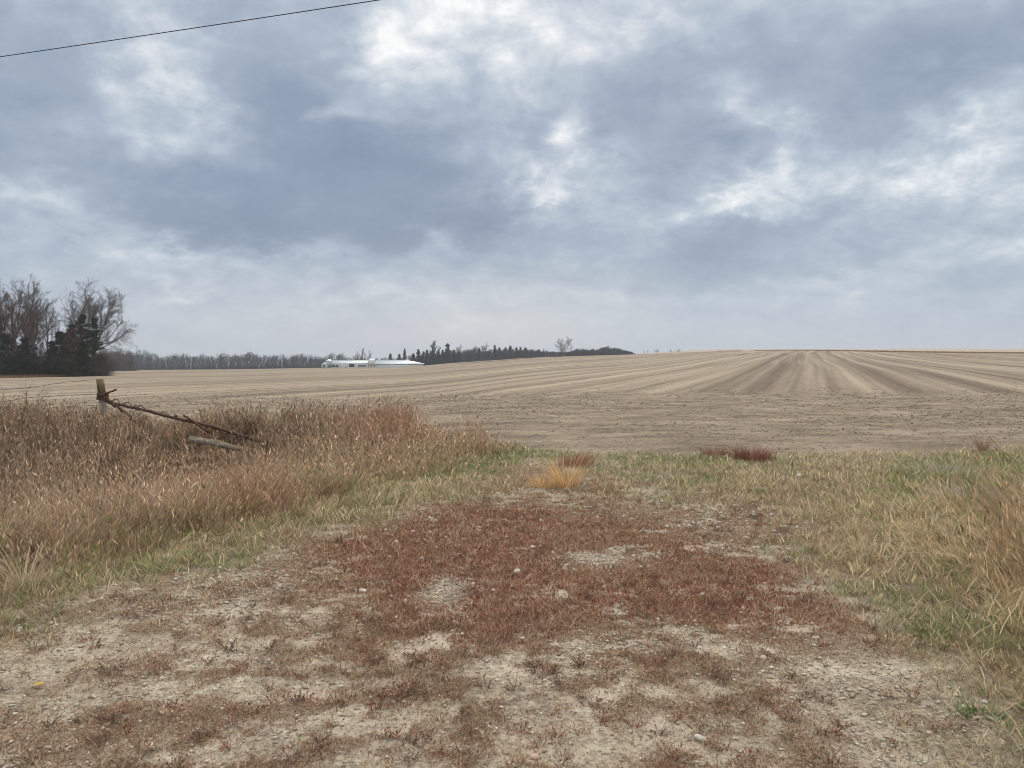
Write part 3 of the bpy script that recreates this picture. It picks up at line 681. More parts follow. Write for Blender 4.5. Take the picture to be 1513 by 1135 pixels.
tuft('weed_clump', 892, 8.9, 160, .16, .18, [(.30,.20,.11),(.36,.24,.14)], [1,1], 'thin brown weed clump right of the golden tuft', 'weed clump', 6, .3, wd=.005)
PALE = [(.60,.50,.36),(.52,.42,.29),(.44,.33,.21)]
tuft('grass_clump', 28, 5.15, 60, .40, .14, PALE, [2,2,1], 'pale bleached upright grass stalks at the left edge of the bank', 'grass clump', 7, .14, wd=.007, heads_=.8)
tuft('grass_clump', -5, 4.25, 90, .10, .16, [(.62,.44,.28),(.55,.36,.22)], [1,1], 'small orange tan grass clump cut by the left frame edge', 'grass clump', 8, .5, wd=.004)
tuft('weed_clump', 1455, 12.6, 110, .30, .10, [(.30,.19,.14),(.26,.17,.12)], [1,1], 'thin reddish weed standing at the field edge far right', 'weed clump', 9, .12, wd=.006)
tuft('weed_clump', 1400, 10.3, 420, .22, .42, [(.50,.475,.41),(.40,.37,.30),(.22,.22,.13)], [2,2,1], 'silvery grey leafy weed clump in the grass at the right', 'weed clump', 10, .45, wd=.010, sx=1.4)
tuft('weed_clump', 1440, 8.6, 420, .20, .35, [(.50,.48,.43),(.38,.35,.29)], [2,2], 'smaller grey weed clump in front of the silvery one', 'weed clump', 11, .5, wd=.009, sx=1.3)
tuft('weed_clump', 1385, 4.35, 110, .10, .20, [(.13,.17,.06),(.19,.23,.09)], [1,1], 'green leafy weed under the tall tan grass', 'weed clump', 12, .55, wd=.014, mt=M_GREEN)
tuft('weed_clump', 1455, 3.35, 90, .07, .12, [(.11,.17,.05),(.16,.22,.08)], [1,1], 'small bright green weed near the bottom right corner', 'weed clump', 13, .55, wd=.012, mt=M_GREEN)

def stone(px, py, size, label, seed, mt=M_STONE):
    rg = np.random.default_rng(seed)
    d = ray(px, py); tt = 1.6/-d[2]; x0, y0 = d[0]*tt, d[1]*tt
    me = bpy.data.meshes.new('stone'); import bmesh
    bm = bmesh.new(); bmesh.ops.create_icosphere(bm, subdivisions=2, radius=1)
    for vv in bm.verts:
        c = vv.co; k = .72+.5*float(fbm(np.array([c.x*1.3+seed]), np.array([c.y*1.3+c.z*2]), 1.2, 3)[0])
        vv.co = Vector((c.x*size*k*1.2, c.y*size*k*.85, max(c.z, -.55)*size*k*.62))
    bm.to_mesh(me); bm.free(); me.polygons.foreach_set('use_smooth', np.ones(len(me.polygons), bool))
    o = link('stone', me, mt, None, (x0, y0, float(H(x0, y0))+size*.25)); o.rotation_euler = (rg.normal(0, .15), rg.normal(0, .15), rg.random()*6)
    tag(o, label, 'stone', 'pale stones lying on the drive and grass')
M_STONEP = plain('pinkish_stone', (.42, .30, .24), (.58, .44, .36), 9, .9)
M_STONEW = plain('white_stone', (.46, .42, .36), (.64, .60, .53), 9, .9)
for k, (a_, b_, s_, l_, mt_) in enumerate([
  (1180,704,.055,'flat cream stone in the green grass below the crimson weeds',M_STONEW),
  (1319,776,.05,'pinkish flat stone in the straw coloured grass at the right',M_STONEP),
  (1058,692,.03,'small white stone just left of the crimson weed clump',M_STONEW),
  (764,846,.028,'white stone on the red mat left of the bare gravel patch',M_STONEW),
  (729,877,.02,'small white stone below the one left of the gravel patch',M_STONEW),
  (933,876,.018,'little pinkish stone on red mat below the gravel patch',M_STONEP),
  (772,947,.016,'pink stone in the middle of the red mat',M_STONEP),
  (1035,1091,.024,'round white pebble near the bottom right of the drive',M_STONEW),
  (1034,960,.014,'small white stone at the lower edge of the red mat, left of a pair',M_STONEW),
  (1070,960,.014,'small white stone at the lower edge of the red mat, right of a pair',M_STONEW),
  (1128,973,.022,'tan stone right of the white pair under the red mat',M_STONEP),
  (370,921,.014,'white pebble on the grey soil at the left of the red mat',M_STONEW),
  (641,948,.016,'pinkish pebble on brown cover left of the middle',M_STONEP),
  (1373,1084,.016,'tan pebble in thin grass at the bottom right',M_STONEP),
  (536,872,.026,'cream stone at the left side of the red mat',M_STONEW),
  (1455,1037,.016,'white pebble beside the bright green weed bottom right',M_STONEW),
  (790,1118,.02,'pink stone near the bottom edge in the middle',M_STONEP),
  (503,1014,.012,'tiny white pebble on pale soil left of the middle',M_STONEW)]): stone(a_, b_, s_, l_, 100+k, mt_)
# a yellow leaf
d = ray(57, 1013); tt = 1.6/-d[2]; lx, ly = d[0]*tt, d[1]*tt
lv = .75*np.array([(-.035,0,.004),(-.02,.022,.012),(.008,.028,.010),(.038,.004,.006),(.012,-.022,.014),(-.018,-.02,.010),(0,.002,.001)])
lme = mesh_np('leaf', lv, None, np.array([(0,6,1),(1,6,2),(2,6,3),(3,6,4),(4,6,5),(5,6,0)]))
tag(link('fallen_leaf', lme, plain('yellow_leaf', (.38,.26,.05), (.52,.38,.08), 30, .7), None, (lx, ly, float(H(lx, ly))+.012)), 'small yellow leaf on the pale soil at lower left', 'leaf')

# ---------------------------------------------------------------- fence, fallen gate, log, wire
M_POST = plain('weathered_post', (.13,.105,.06), (.24,.205,.14), 5, .9, 0, (1,1,.12))
M_POSTG = plain('grey_post', (.12,.10,.075), (.31,.265,.20), 22, .9, 0, (1,1,.12))
M_POSTY = plain('ochre_post', (.11,.08,.04), (.27,.21,.11), 22, .9, 0, (1,1,.12))
fd = 16.6
fe = empty('wire_fence', onfloor(155, fd)); tag(fe, 'sagging three strand wire fence ending at a leaning ochre topped post', 'fence')
fo = np.array(fe.location)
ptop, pmid, pbot = P(147.5, 560, fd)-fo, P(151.5, 588, fd)-fo, P(157, 640, fd)-fo
pbot[2] = -.4
post = link('post', polytube([pbot, pmid], [.085, .08], 12, 'post', True, .12, 3), M_POSTG, fe)
link('post_top', polytube([pmid, pmid*.35+ptop*.65, ptop], [.078, .076, .074], 12, 'post_top', True, .1, 4), M_POSTY, post)
rgw = np.random.default_rng(5)
def wire(pxs, name, r=.006, parent=fe, off=fo, depthf=None):
    pts = [P(a, b, c)-off for a, b, c in pxs]
    pts = np.array(pts); tt = np.linspace(0, len(pts)-1, 40)
    q = np.stack([np.interp(tt, np.arange(len(pts)), pts[:, i]) for i in range(3)], 1); q[:, 2] += rgw.normal(0, .004, 40)
    k = np.array([.25, .5, .25]); q[1:-1] = .25*q[:-2]+.5*q[1:-1]+.25*q[2:]
    return link(name, polytube(q, r, 5, name, False), M_GALV, parent)
wire([(147, 560.5, fd), (95, 565, 16.8), (40, 573, 17), (-10, 577, 17.2), (-90, 581, 17.5)], 'strand')
wire([(150, 582, fd), (95, 584, 16.8), (40, 588, 17), (-10, 596, 17.2), (-90, 600, 17.5)], 'strand')
wire([(153, 598, fd), (95, 601, 16.8), (45, 604.5, 17), (-10, 602, 17.2), (-90, 606, 17.5)], 'strand')
q0 = P(-90, 576, 17.5)-fo; link('post', polytube([q0-np.array([0,0,1.7]), q0], [.07, .065], 10, 'post', True, .12, 8), M_POST, fe)
# bare sapling by the fence at the left
def bush_segments(rg, n, h, sp, r=.006):
    S = []
    for k in range(n):
        a = rg.random()*6.28; p = np.array([rg.normal(0, .05), rg.normal(0, .05), 0]); d = np.array([math.cos(a)*sp, math.sin(a)*sp, 1.]); L = h/6
        for j in range(6):
            d = d+rg.normal(0, .18, 3); dn = d/np.linalg.norm(d); p2 = p+dn*L; S.append([*p, *p2, r*(1-j*.13), r*(1-(j+1)*.13)])
            if j > 1:
                for _ in range(2):
                    d3 = dn+rg.normal(0, .6, 3); d3 /= np.linalg.norm(d3); S.append([*p2, *(p2+d3*L*(.5+rg.random()*.8)), r*.5, r*.3])
            p = p2
    return S
sx_, sy_, sz_ = onfloor(28, 16.9)
o = link('bare_shrub', tubes(bush_segments(np.random.default_rng(3), 9, 1.05, .55), 4), M_TWIG, None, (sx_, sy_, sz_)); tag(o, 'sparse leafless shrub tangled in the fence at the far left', 'shrub')

ge = empty('fallen_gate', tuple(P(280, 630, 15))); tag(ge, 'rusty pipe gate bars fallen from the leaning fence post into the weeds', 'gate'); go = np.array(ge.location)
def bar(pl_, name, r, seed=0):
    pts = np.array([P(a, b, c)-go for a, b, c in pl_]); tt = np.linspace(0, len(pts)-1, 24)
    q = np.stack([np.interp(tt, np.arange(len(pts)), pts[:, i]) for i in range(3)], 1)
    q += np.random.default_rng(seed).normal(0, .006, q.shape)
    return link(name, polytube(q, r, 8, name, True, .2, seed), M_RUST, ge)
bar([(150, 584, 16.45), (166, 596, 16.2), (200, 603, 15.8), (260, 618, 15.2), (320, 632, 14.7), (396, 655, 14.1)], 'long_bar', .030, 1)
bar([(152, 590, 16.42), (175, 602, 16.0), (204, 626, 15.6)], 'brace_bar', .030, 2)
bar([(271, 613, 15.0), (290, 626, 14.8), (308, 638, 14.7)], 'cross_bar', .02, 3)
bar([(150, 584, 16.4), (172, 575.5, 16.0)], 'hinge_rod', .017, 4)
def tangle(a, b, name, turns, rad, r, seed):
    rgt = np.random.default_rng(seed); n_ = turns*10; tt = np.linspace(0, 1, n_); c = a[None]*(1-tt[:, None])+b[None]*tt[:, None]
    th = tt*turns*6.283; th = th+np.cumsum(rgt.normal(0, .5, n_)); off = np.stack([np.cos(th)*.8, np.cos(th*.7), np.sin(th*1.3)], 1)*(rad*(.3+1.2*rgt.random(n_)))[:, None]
    return link(name, polytube(c+off, r, 4, name, False), M_RUST, ge)
tangle(P(155, 588, 16.3)-go, P(262, 618, 15.2)-go, 'wire_tangle', 5, .045, .010, 1)
tangle(P(150, 584, 16.4)-go, P(205, 626, 15.6)-go, 'wire_tangle', 4, .05, .010, 2)
tangle(P(255, 616, 15.2)-go, P(396, 655, 14.1)-go, 'wire_tangle', 6, .04, .009, 3)
ring = []
for k in range(46):
    a = k/46*math.pi*2*4.3; ring.append(P(151.2+k*.02, 586, fd)-go+np.array([math.cos(a)*.105, math.sin(a)*.105, -.06+.13*k/46+.02*math.sin(k*1.7)]))
link('wire_wrap', polytube(ring, .017, 6, 'wire_wrap', True), M_RUST, ge)

l0, l1, l2 = P(279, 650, 14.0), P(318, 655.5, 13.9), P(357, 665, 13.7)
lc = (l0+l2)/2; M_LOG = plain('bleached_log', (.07,.057,.04), (.32,.27,.205), 24, .9, 0, (.15,1,1))
o = link('log', polytube([l0-lc, l0-lc+(l1-l0)*.04, l0-lc+(l1-l0)*.5, l1-lc, l2-lc], [.035, .058, .050, .056, .030], 12, 'log', True, .7, 12), M_LOG, None, tuple(lc)); tag(o, 'bleached grey wooden post lying in the weeds under the fallen gate', 'log')

# overhead line
c0, c1 = P(0, 84, 17.0), P(560, 0, 14.2); n = 60; tt = np.linspace(-2.2, 3.2, n)
q = c0[None]*(1-tt[:, None])+c1[None]*tt[:, None]; q[:, 2] += .03*tt*(tt-1)
o = link('power_line', polytube(q-q[0], .0085, 6, 'power_line'), plain('black_cable', (.03,.03,.03), (.05,.05,.055), 30, .6), None, tuple(q[0])); tag(o, 'single black overhead cable slanting across the upper left sky', 'cable')

# ---------------------------------------------------------------- trees
def grow(seed, h, trunk_r, spread=.55, levels=4, kids=(4, 5, 5, 4), clear=.22, lens=(.62, .55, .55, .5), up=.12, droop=0., rmin=.012, lean=(0, 0), wob=.13, forks=None, jit=.35):
    """returns segments by level"""
    rg = np.random.default_rng(seed); S = [[] for _ in range(levels+1)]
    def branch(p, d, L, r, lv):
        ns = (9, 6, 5, 4, 3)[min(lv, 4)]
        seg = L/ns; pts = [p]; dirs = [d]; rad = [r]
        for k in range(ns):
            d = d+rg.normal(0, wob, 3); d[2] += up*(1 if lv < 3 else -droop*3)-droop*(lv >= 2)*.6
            d = d/np.linalg.norm(d); p2 = p+d*seg; r2 = max(rmin*.6, r*(1-.085*9/ns*(.9 if lv == 0 else .95)))
            S[lv].append([*p, *p2, r, r2]); p = p2; r = r2; pts.append(p); dirs.append(d); rad.append(r)
        if lv >= levels: return
        nk = kids[lv]; t0 = clear if lv == 0 else .18
        for k in range(nk):
            tt = t0+(1-t0)*((k+rg.random()*.8)/nk); f = min(tt*ns, ns-.01); i = int(f); q = pts[i]+(pts[i+1]-pts[i])*(f-i)
            base = dirs[i+1]; a = rg.random()*6.283 if lv > 0 else k*2.4+rg.random()*.8
            aa, bb = frames(base[None]); out_ = aa[0]*math.cos(a)+bb[0]*math.sin(a)
            sp = spread*(1.15-.45*tt if lv == 0 else 1)*(1+jit*rg.normal()*.5)
            nd = base*math.cos(sp)+out_*math.sin(sp); nd /= np.linalg.norm(nd)
            LL_ = L*lens[lv]*(1.1-.55*tt if lv == 0 else 1.05-.4*tt)*(.75+.5*rg.random())
            branch(q, nd, LL_, max(rmin, min(rad[i]*.62, rad[i])), lv+1)
    d0 = np.array([lean[0], lean[1], 1.]); d0 /= np.linalg.norm(d0)
    for fk in (forks or [(0, 0, 1.)]):
        dd = d0+np.array([fk[0], fk[1], 0]); branch(np.array([fk[0]*.3, fk[1]*.3, -.3]), dd/np.linalg.norm(dd), h*.92*fk[2], trunk_r*(1 if len(forks or [1]) == 1 else .75), 0)
    return S
def tree_meshes(S, split=1, sides=(7, 4, 3)):
    trunk = tubes(sum(S[:split+1], []), sides[0], 'trunk'); crown = tubes(sum(S[split+1:], []), sides[2], 'crown')
    return trunk, crown
def put_tree(name, px, depth, meshes, mats, label, cat='tree', group=None, scale=1., rz=0., sink=0., parts=('trunk', 'crown')):
    x0, y0, z0 = onfloor(px, depth); e = empty(name, (x0, y0, z0-sink), rz)
    e.scale = scale if isinstance(scale, tuple) else (scale,)*3
    tag(e, label, cat, group)
    for nm, me, mt in zip(parts, meshes, mats): link(nm, me, mt, e)
    return e
def norm_scale(S, H_):  # scale so that the top is at H_
    z = max(s[5] for L in S for s in L); return H_/z
def hpx(base_py, top_py, depth): return (base_py-top_py)/FPX*depth

# big leafless trees of the grove
GD = 140
def big(px, top, seed, label, depth=GD, rz=0, mats=(M_BARK, M_TWIG), **kw):
    S = grow(seed, 18, kw.pop('tr', .38), levels=4, **kw); x0, y0, z0 = onfloor(px, depth)
    ztop = P(px, top, depth)[2]; k = norm_scale(S, ztop-z0)
    return put_tree('bare_tree', px, depth, tree_meshes(S), mats, label, 'tree', 'big leafless trees of the grove', k, rz)
big(50, 397, 11, 'tallest grey leafless tree with two forking limbs in the left grove', depth=136, kids=(9, 7, 7, 7), spread=.68, lens=(.55,.55,.55,.5), clear=.28, droop=.02, mats=(M_BARKP, M_TWIG), forks=[(-.10,0,1.),(.22,.05,.86)], rmin=.016)
big(128, 407, 12, 'widest leafless tree at the right end of the grove with drooping twigs', depth=140, kids=(10, 8, 7, 8), spread=.74, lens=(.60,.56,.55,.5), clear=.2, droop=.035, mats=(M_BARKP, M_TWIG), forks=[(-.10,0,1.),(.18,.05,1.)], rmin=.016, tr=.42)
big(92, 428, 13, 'thin leafless tree between the two tallest of the grove', depth=148, kids=(9, 7, 7, 6), spread=.5, lens=(.42,.5,.55,.5), mats=(M_BARKP, M_TWIG), rmin=.014, tr=.25)
big(8, 405, 14, 'dark leafless tree with the reddish top at the left frame edge', depth=132, kids=(11, 8, 7, 7), spread=.6, lens=(.5,.55,.55,.5), mats=(M_BARK, M_TWIGR), rmin=.018)
big(-32, 400, 15, 'leafless tree half outside the left frame edge', depth=138, kids=(9, 6, 6, 6), spread=.6, lens=(.55,.55,.55,.5), mats=(M_BARK, M_TWIGR), rmin=.018)
big(28, 448, 16, 'reddish brown mid height tree under the tallest of the grove', depth=130, kids=(11, 8, 7, 7), spread=.6, lens=(.5,.5,.55,.5), mats=(M_BARK, M_TWIGR), rmin=.018, clear=.1, tr=.25)
big(-75, 410, 17, 'leafless tree beyond the left frame edge', depth=138, kids=(9, 6, 6, 6), spread=.6, lens=(.55,.55,.55,.5), mats=(M_BARK, M_TWIG), rmin=.018)
big(70, 470, 18, 'low tangled grey tree left of the dark cedars', depth=133, kids=(9, 7, 6, 5), spread=.65, lens=(.5,.55,.55,.5), mats=(M_BARK, M_TWIG), rmin=.016, clear=.08, tr=.2)

big(20, 418, 71, 'brownish many branched tree right of the reddish topped one', depth=143, kids=(11, 8, 7, 7), spread=.6, lens=(.5,.55,.55,.5), mats=(M_BARK, M_TWIGR), rmin=.018, clear=.12)
big(-12, 425, 72, 'brown thick crowned tree cut by the left frame edge', depth=134, kids=(11, 8, 7, 7), spread=.65, lens=(.5,.55,.55,.5), mats=(M_BARK, M_TWIGR), rmin=.02, clear=.1)
big(72, 440, 73, 'grey leafless tree behind and between the two tallest', depth=152, kids=(9, 7, 7, 6), spread=.65, lens=(.5,.55,.55,.5), mats=(M_BARK, M_TWIG), rmin=.016, clear=.15, tr=.25)
big(110, 478, 74, 'low brown tree tangled among the cedars', depth=129, kids=(9, 7, 6, 6), spread=.75, lens=(.5,.55,.55,.5), mats=(M_BARK, M_TWIGR), rmin=.016, clear=.08, tr=.18)
# evergreens
def evergreen(seed, h, rad, n, jag=.35, needle=.28, basez=.05, pw=.85, boughs=70):
    """boughs round a stem, each a spray of small flat needle clusters"""
    rg = np.random.default_rng(seed)
    bt = basez+(1-basez)*rg.random(boughs)**.9; ba = rg.random(boughs)*6.283
    bl = rad*(1-bt)**pw*np.clip((bt-basez)/.06+.45, .45, 1)*(1-jag*.5+jag*rg.random(boughs)); bt[:3] = [.97, .94, .9]; bl[:3] = .25
    k = rg.integers(0, boughs, n); f = rg.random(n)**.6; rr = bl[k]*f
    up_s = .25+.5*bt[k]
    wdt = .10+.16*bl[k]*(1-f)+.05
    c = np.stack([rr*np.cos(ba[k]), rr*np.sin(ba[k]), bt[k]*h+rr*(up_s-.35)], 1)+rg.normal(0, 1, (n, 3))*wdt[:, None]*np.array([1, 1, .6])
    ax = np.stack([np.cos(ba[k]), np.sin(ba[k]), up_s], 1)+rg.normal(0, .45, (n, 3)); ax /= np.linalg.norm(ax, axis=1, keepdims=True)
    sd_, up_ = frames(ax); rl = rg.random(n)*6.28; s = sd_*np.cos(rl)[:, None]+up_*np.sin(rl)[:, None]
    L = needle*(.6+.9*rg.random(n)); W = L*.34
    V = np.stack([c-ax*L[:, None], c+s*W[:, None], c+ax*L[:, None], c-s*W[:, None]], 1).reshape(-1, 3)
    Q = (np.arange(n)*4)[:, None]+np.arange(4)[None]
    st = [[0,0,-.3, 0,0,h*.5, h*.020, h*.013],[0,0,h*.5, 0,0,h*.97, h*.013, .02]]
    for z, b_, l_ in zip(bt, ba, bl): st.append([0,0,h*z, math.cos(b_)*l_*.85, math.sin(b_)*l_*.85, h*z+l_*.1, .04, .015])
    return tubes(st, 5), mesh_np('crown', V, Q)
def conifer(px, top, depth, rad, label, seed, n=5000, name='cedar_tree', cat='evergreen', group='dark evergreens of the grove', **kw):
    z0 = onfloor(px, depth)[2]; h = P(px, top, depth)[2]-z0
    if name == 'cedar_tree': n = int(n*2.4); kw.setdefault('needle', .17)
    return put_tree(name, px, depth, evergreen(seed, h, rad, n, **kw), (M_BARK, M_NEEDLE), label, cat, group)
conifer(124, 466, 134, 1.9, 'tallest dark cedar at the foot of the widest bare tree', 21, 2600, jag=1.2, pw=.6)
conifer(141, 470, 135, 1.4, 'narrow cedar right of the tallest cedar', 22, 1300, jag=1.2, pw=.6)
conifer(108, 480, 132, 2.0, 'second tallest cedar, left of the tallest', 23, 2300, jag=1.2, pw=.6)
conifer(92, 490, 133, 2.4, 'broad bushy cedar left of the pair of tall cedars', 24, 2600, jag=1.1, pw=.55)
conifer(78, 505, 131, 1.8, 'short cedar at the left of the cedar group', 25, 1500, jag=1.1, pw=.6)
conifer(38, 500, 130, 2.2, 'dark cedar under the tallest bare tree', 26, 1700, jag=1.1, pw=.6)
conifer(10, 495, 129, 2.6, 'dark cedar near the left frame edge', 27, 1900, jag=1.1, pw=.6)
conifer(120, 505, 130, 2.6, 'low wide cedar in front of the tall cedars', 28, 2400, jag=1.1, pw=.5)

# understorey thicket of the grove
def thicket(rg, xs, ys, hs, rad, n_stem, r=.02, zf=None):
    S = []
    for x0, y0, hh in zip(xs, ys, hs):
        z0 = float(H(x0, y0, False))
        for k in range(n_stem):
            p = np.array([x0+rg.normal(0, rad*.5), y0+rg.normal(0, rad*.5), z0-.1]); d = np.array([rg.normal(0, .35), rg.normal(0, .35), 1.]); L = hh/5*(.6+.5*rg.random())
            for j in range(5):
                d = d+rg.normal(0, .2, 3); dn = d/np.linalg.norm(d); p2 = p+dn*L; S.append([*p, *p2, r*(1-j*.15), r*(1-(j+1)*.15)])
                if j > 0:
                    for _ in range(3):
                        d3 = dn+rg.normal(0, .65, 3); d3 /= np.linalg.norm(d3); q_ = p2+d3*L*(.5+rg.random()*.9); S.append([*p2, *q_, r*.5, r*.3])
                p = p2
    return S
rg = np.random.default_rng(77)
us = np.linspace(-60, 158, 80)+rg.normal(0, 2, 80); ds = 130+rg.random(80)*14
S = thicket(rg, (us-CX)/FPX*ds, ds, 2.8+rg.random(80)*3.4-1.0*(us > 120), 1.3, 38, .022)
o = link('undergrowth', tubes(S, 3), plain('dark_brush', (.045,.035,.03), (.10,.075,.06), .5, .95)); tag(o, 'dark tangled undergrowth at the foot of the left grove', 'undergrowth', kind='stuff')
# leaf litter and rusty grass skirt
xs = -90+200*rg.random(16000)**1.6; dd = 132-16*rg.random(16000)**1.5*np.clip(1-(xs+20)/150, .2, 1); xs = (xs-CX)/FPX*dd
V, Q, T, C, *_ = blades(rg, base_pts(xs, dd), .25+.4*rg.random(16000), np.full(16000, .05), pick(rg, 16000, [(.20,.12,.075),(.28,.18,.11),(.13,.085,.06)], [1,1,1]), .3, .3, 1)
o = link('rusty_grass', join('rusty_grass', [(V, Q, T, C)]), M_BLADE); tag(o, 'strip of rusty brown grass at the foot of the left grove', 'grass', kind='stuff')

# far belts of trees
def small_set():
    L = []
    for sd_, kw in ((31, dict(spread=.7, kids=(8, 6, 5), lens=(.5,.6,.6))), (32, dict(spread=.55, kids=(9, 6, 5), lens=(.42,.55,.6))), (33, dict(spread=.9, kids=(9, 7, 5), lens=(.55,.6,.6))), (34, dict(spread=.45, kids=(8, 6, 5), lens=(.5,.5,.6)))):
        S = grow(sd_, 10, .22, levels=3, clear=.12, rmin=.05, **kw); k = norm_scale(S, 10)
        S = [[[v*k for v in s[:6]]+[s[6], s[7]] for s in L_] for L_ in S]; L.append(tree_meshes(S, 1, (5, 4, 3)))
    return L
SET = small_set()
def far_tree(px, top, depth, label, v=0, wide=1., group='bare trees beyond the field', mats=(M_BARK, M_TWIGG), rz=0):
    z0 = onfloor(px, depth)[2]; h = P(px, top, depth)[2]-z0; k = h/10
    return put_tree('bare_tree', px, depth, SET[v], mats, label, 'tree', group, (k*wide, k*wide, k), rz)
# continuous wood as one mass
def wood(px0, px1, n, d0, d1, tops, name, label, mt, seed, dens=26):
    rg = np.random.default_rng(seed); us = np.linspace(px0, px1, n)+rg.normal(0, (px1-px0)/n*.4, n); ds = rg.uniform(d0, d1, n)
    xs = (us-CX)/FPX*ds; S = []
    for u_, x0, d_ in zip(us, xs, ds):
        z0 = float(H(x0, d_, False)); tp = np.interp(u_, [a for a, b in tops], [b for a, b in tops])
        h = (P(u_, tp, d_)[2]-z0)*(.70+.38*rg.random()); R_ = h*.30
        S.append([x0, d_, z0-.3, x0+rg.normal(0, .3), d_, z0+h*.6, .22, .12])
        for k in range(dens):     # limbs and twigs filling a rounded crown
            a = rg.random()*6.283; f = rg.random()**.6; zz_ = .08+.92*rg.random()**.8; q = R_*math.sqrt(max(.15, 1-((zz_-.52)/.52)**2))*f+.2
            p1 = np.array([x0+q*math.cos(a), d_+q*math.sin(a), z0+h*zz_]); p0 = np.array([x0+q*.25*math.cos(a), d_+q*.25*math.sin(a), z0+h*max(.08, zz_-.3)])
            S.append([*p0, *p1, .085, .05])
            for j in range(4):
                dv_ = rg.normal(0, 1, 3); dv_[2] = abs(dv_[2])+.4; dv_ /= np.linalg.norm(dv_); s0 = p0+(p1-p0)*rg.uniform(.4, 1); S.append([*s0, *(s0+dv_*h*.13*(.5+rg.random())), .05, .03])
        for k in range(24):       # brush round the foot
            a = rg.random()*6.283; q = h*.5*rg.random(); p0 = np.array([x0+q*math.cos(a), d_+q*math.sin(a)*.5, z0-.4]); hh = h*(.12+.22*rg.random())
            S.append([*p0, p0[0]+rg.normal(0, .5), p0[1]+rg.normal(0, .5), p0[2]+hh, .12, .06])
    o = link(name, tubes(S, 3), mt); tag(o, label, 'trees', kind='stuff'); return o
M_WOODG = plain('far_wood', (.055,.055,.058), (.10,.095,.095), .15, .95)
M_WOODB = plain('far_wood_brown', (.085,.065,.058), (.14,.11,.095), .15, .95)
wood(138, 196, 42, 330, 390, [(138, 518), (165, 517), (196, 522)], 'treeline', 'brownish grey thicket right behind the grove', M_WOODB, 1, 40)
wood(188, 480, 150, 505, 560, [(188,519),(215,518),(230,524),(250,526),(262,523),(300,525),(330,523),(350,524),(372,521),(395,526),(430,525),(445,524),(480,527)], 'treeline', 'slate grey wooded belt beyond the field left of the barns', M_WOODG, 2, 34)
wood(470, 640, 60, 560, 610, [(470,528),(500,524),(530,525),(550,530),(580,528),(600,528),(640,526)], 'treeline', 'low grey wood behind the white barns', M_WOODG, 3, 30)
wood(628, 850, 150, 478, 498, [(628,522),(660,519),(700,516),(740,516.5),(780,516),(800,518.5),(850,520)], 'treeline', 'dark windbreak on the rise right of the barns', M_WOODG, 4, 46)
wood(840, 938, 80, 462, 490, [(840,519),(852,515.5),(880,516),(897,512),(910,514.5),(925,517.5),(938,522)], 'treeline', 'dark rounded wood ending right of the lone bare tree', M_WOODG, 5, 42)
far_tree(366, 519.5, 500, 'broad domed bare tree standing above the slate grey belt', 2, 1.5)
far_tree(443, 522, 500, 'rounded bare tree near the barn end of the slate grey belt', 0, 1.3)
far_tree(262, 521.5, 502, 'small domed bare tree in the left half of the grey belt', 0, 1.2)
far_tree(205, 516.5, 498, 'tall bare tree at the left end of the grey belt', 3, 1.2)
far_tree(322, 521, 502, 'thin open crowned bare tree in the middle of the grey belt', 1, 1.3)
far_tree(488, 521, 545, 'purplish bare tree behind the left feed bin', 2, 1.5, mats=(M_BARK, M_TWIG))
far_tree(507, 520.5, 550, 'bushy bare tree behind the left barn', 0, 1.6, mats=(M_BARK, M_TWIG))
far_tree(524, 518, 560, 'tall thin bare tree behind the left barn', 1, .9)
far_tree(536, 514, 560, 'tallest spindly bare tree behind the barns, left of the round feed bin', 3, .9)
far_tree(543, 516.5, 565, 'spindly bare tree right beside the tallest one behind the barns', 1, .7)
far_tree(608, 522, 520, 'grey bare tree between the spire spruce and the windbreak', 0, 1.2)
far_tree(682, 508, 500, 'pale open bare tree left of the domed pale one on the rise', 0, 1.1, mats=(M_BARKP, M_TWIG))
far_tree(699, 511, 498, 'low wide bare tree in front of the windbreak', 2, 1.2, mats=(M_BARKP, M_TWIG))
far_tree(721, 506, 505, 'large domed pale bare tree over the windbreak', 0, 1.35, mats=(M_BARKP, M_TWIG))
far_tree(800, 514, 505, 'small pale bare tree at the right end of the windbreak', 1, 1., mats=(M_BARKP, M_TWIG))
far_tree(895, 510.5, 495, 'largest dark round tree in the wood right of the lone tree', 2, 1.4)
far_tree(877, 514, 495, 'smaller dark round tree left of the largest round one', 0, 1.2)
S = grow(36, 12, .28, spread=.85, levels=4, kids=(9, 6, 5, 4), lens=(.55,.5,.5,.5), clear=.18, rmin=.045, forks=[(-.12,0,.9),(.06,0,1.)])
z0 = onfloor(832, 470)[2]; k = norm_scale(S, P(832, 497, 470)[2]-z0)
put_tree('bare_tree', 832, 470, tree_meshes(S, 1, (5, 4, 3)), (M_BARK, M_TWIG), 'lone tall bare tree standing clear between two dark woods', 'tree', None, k)
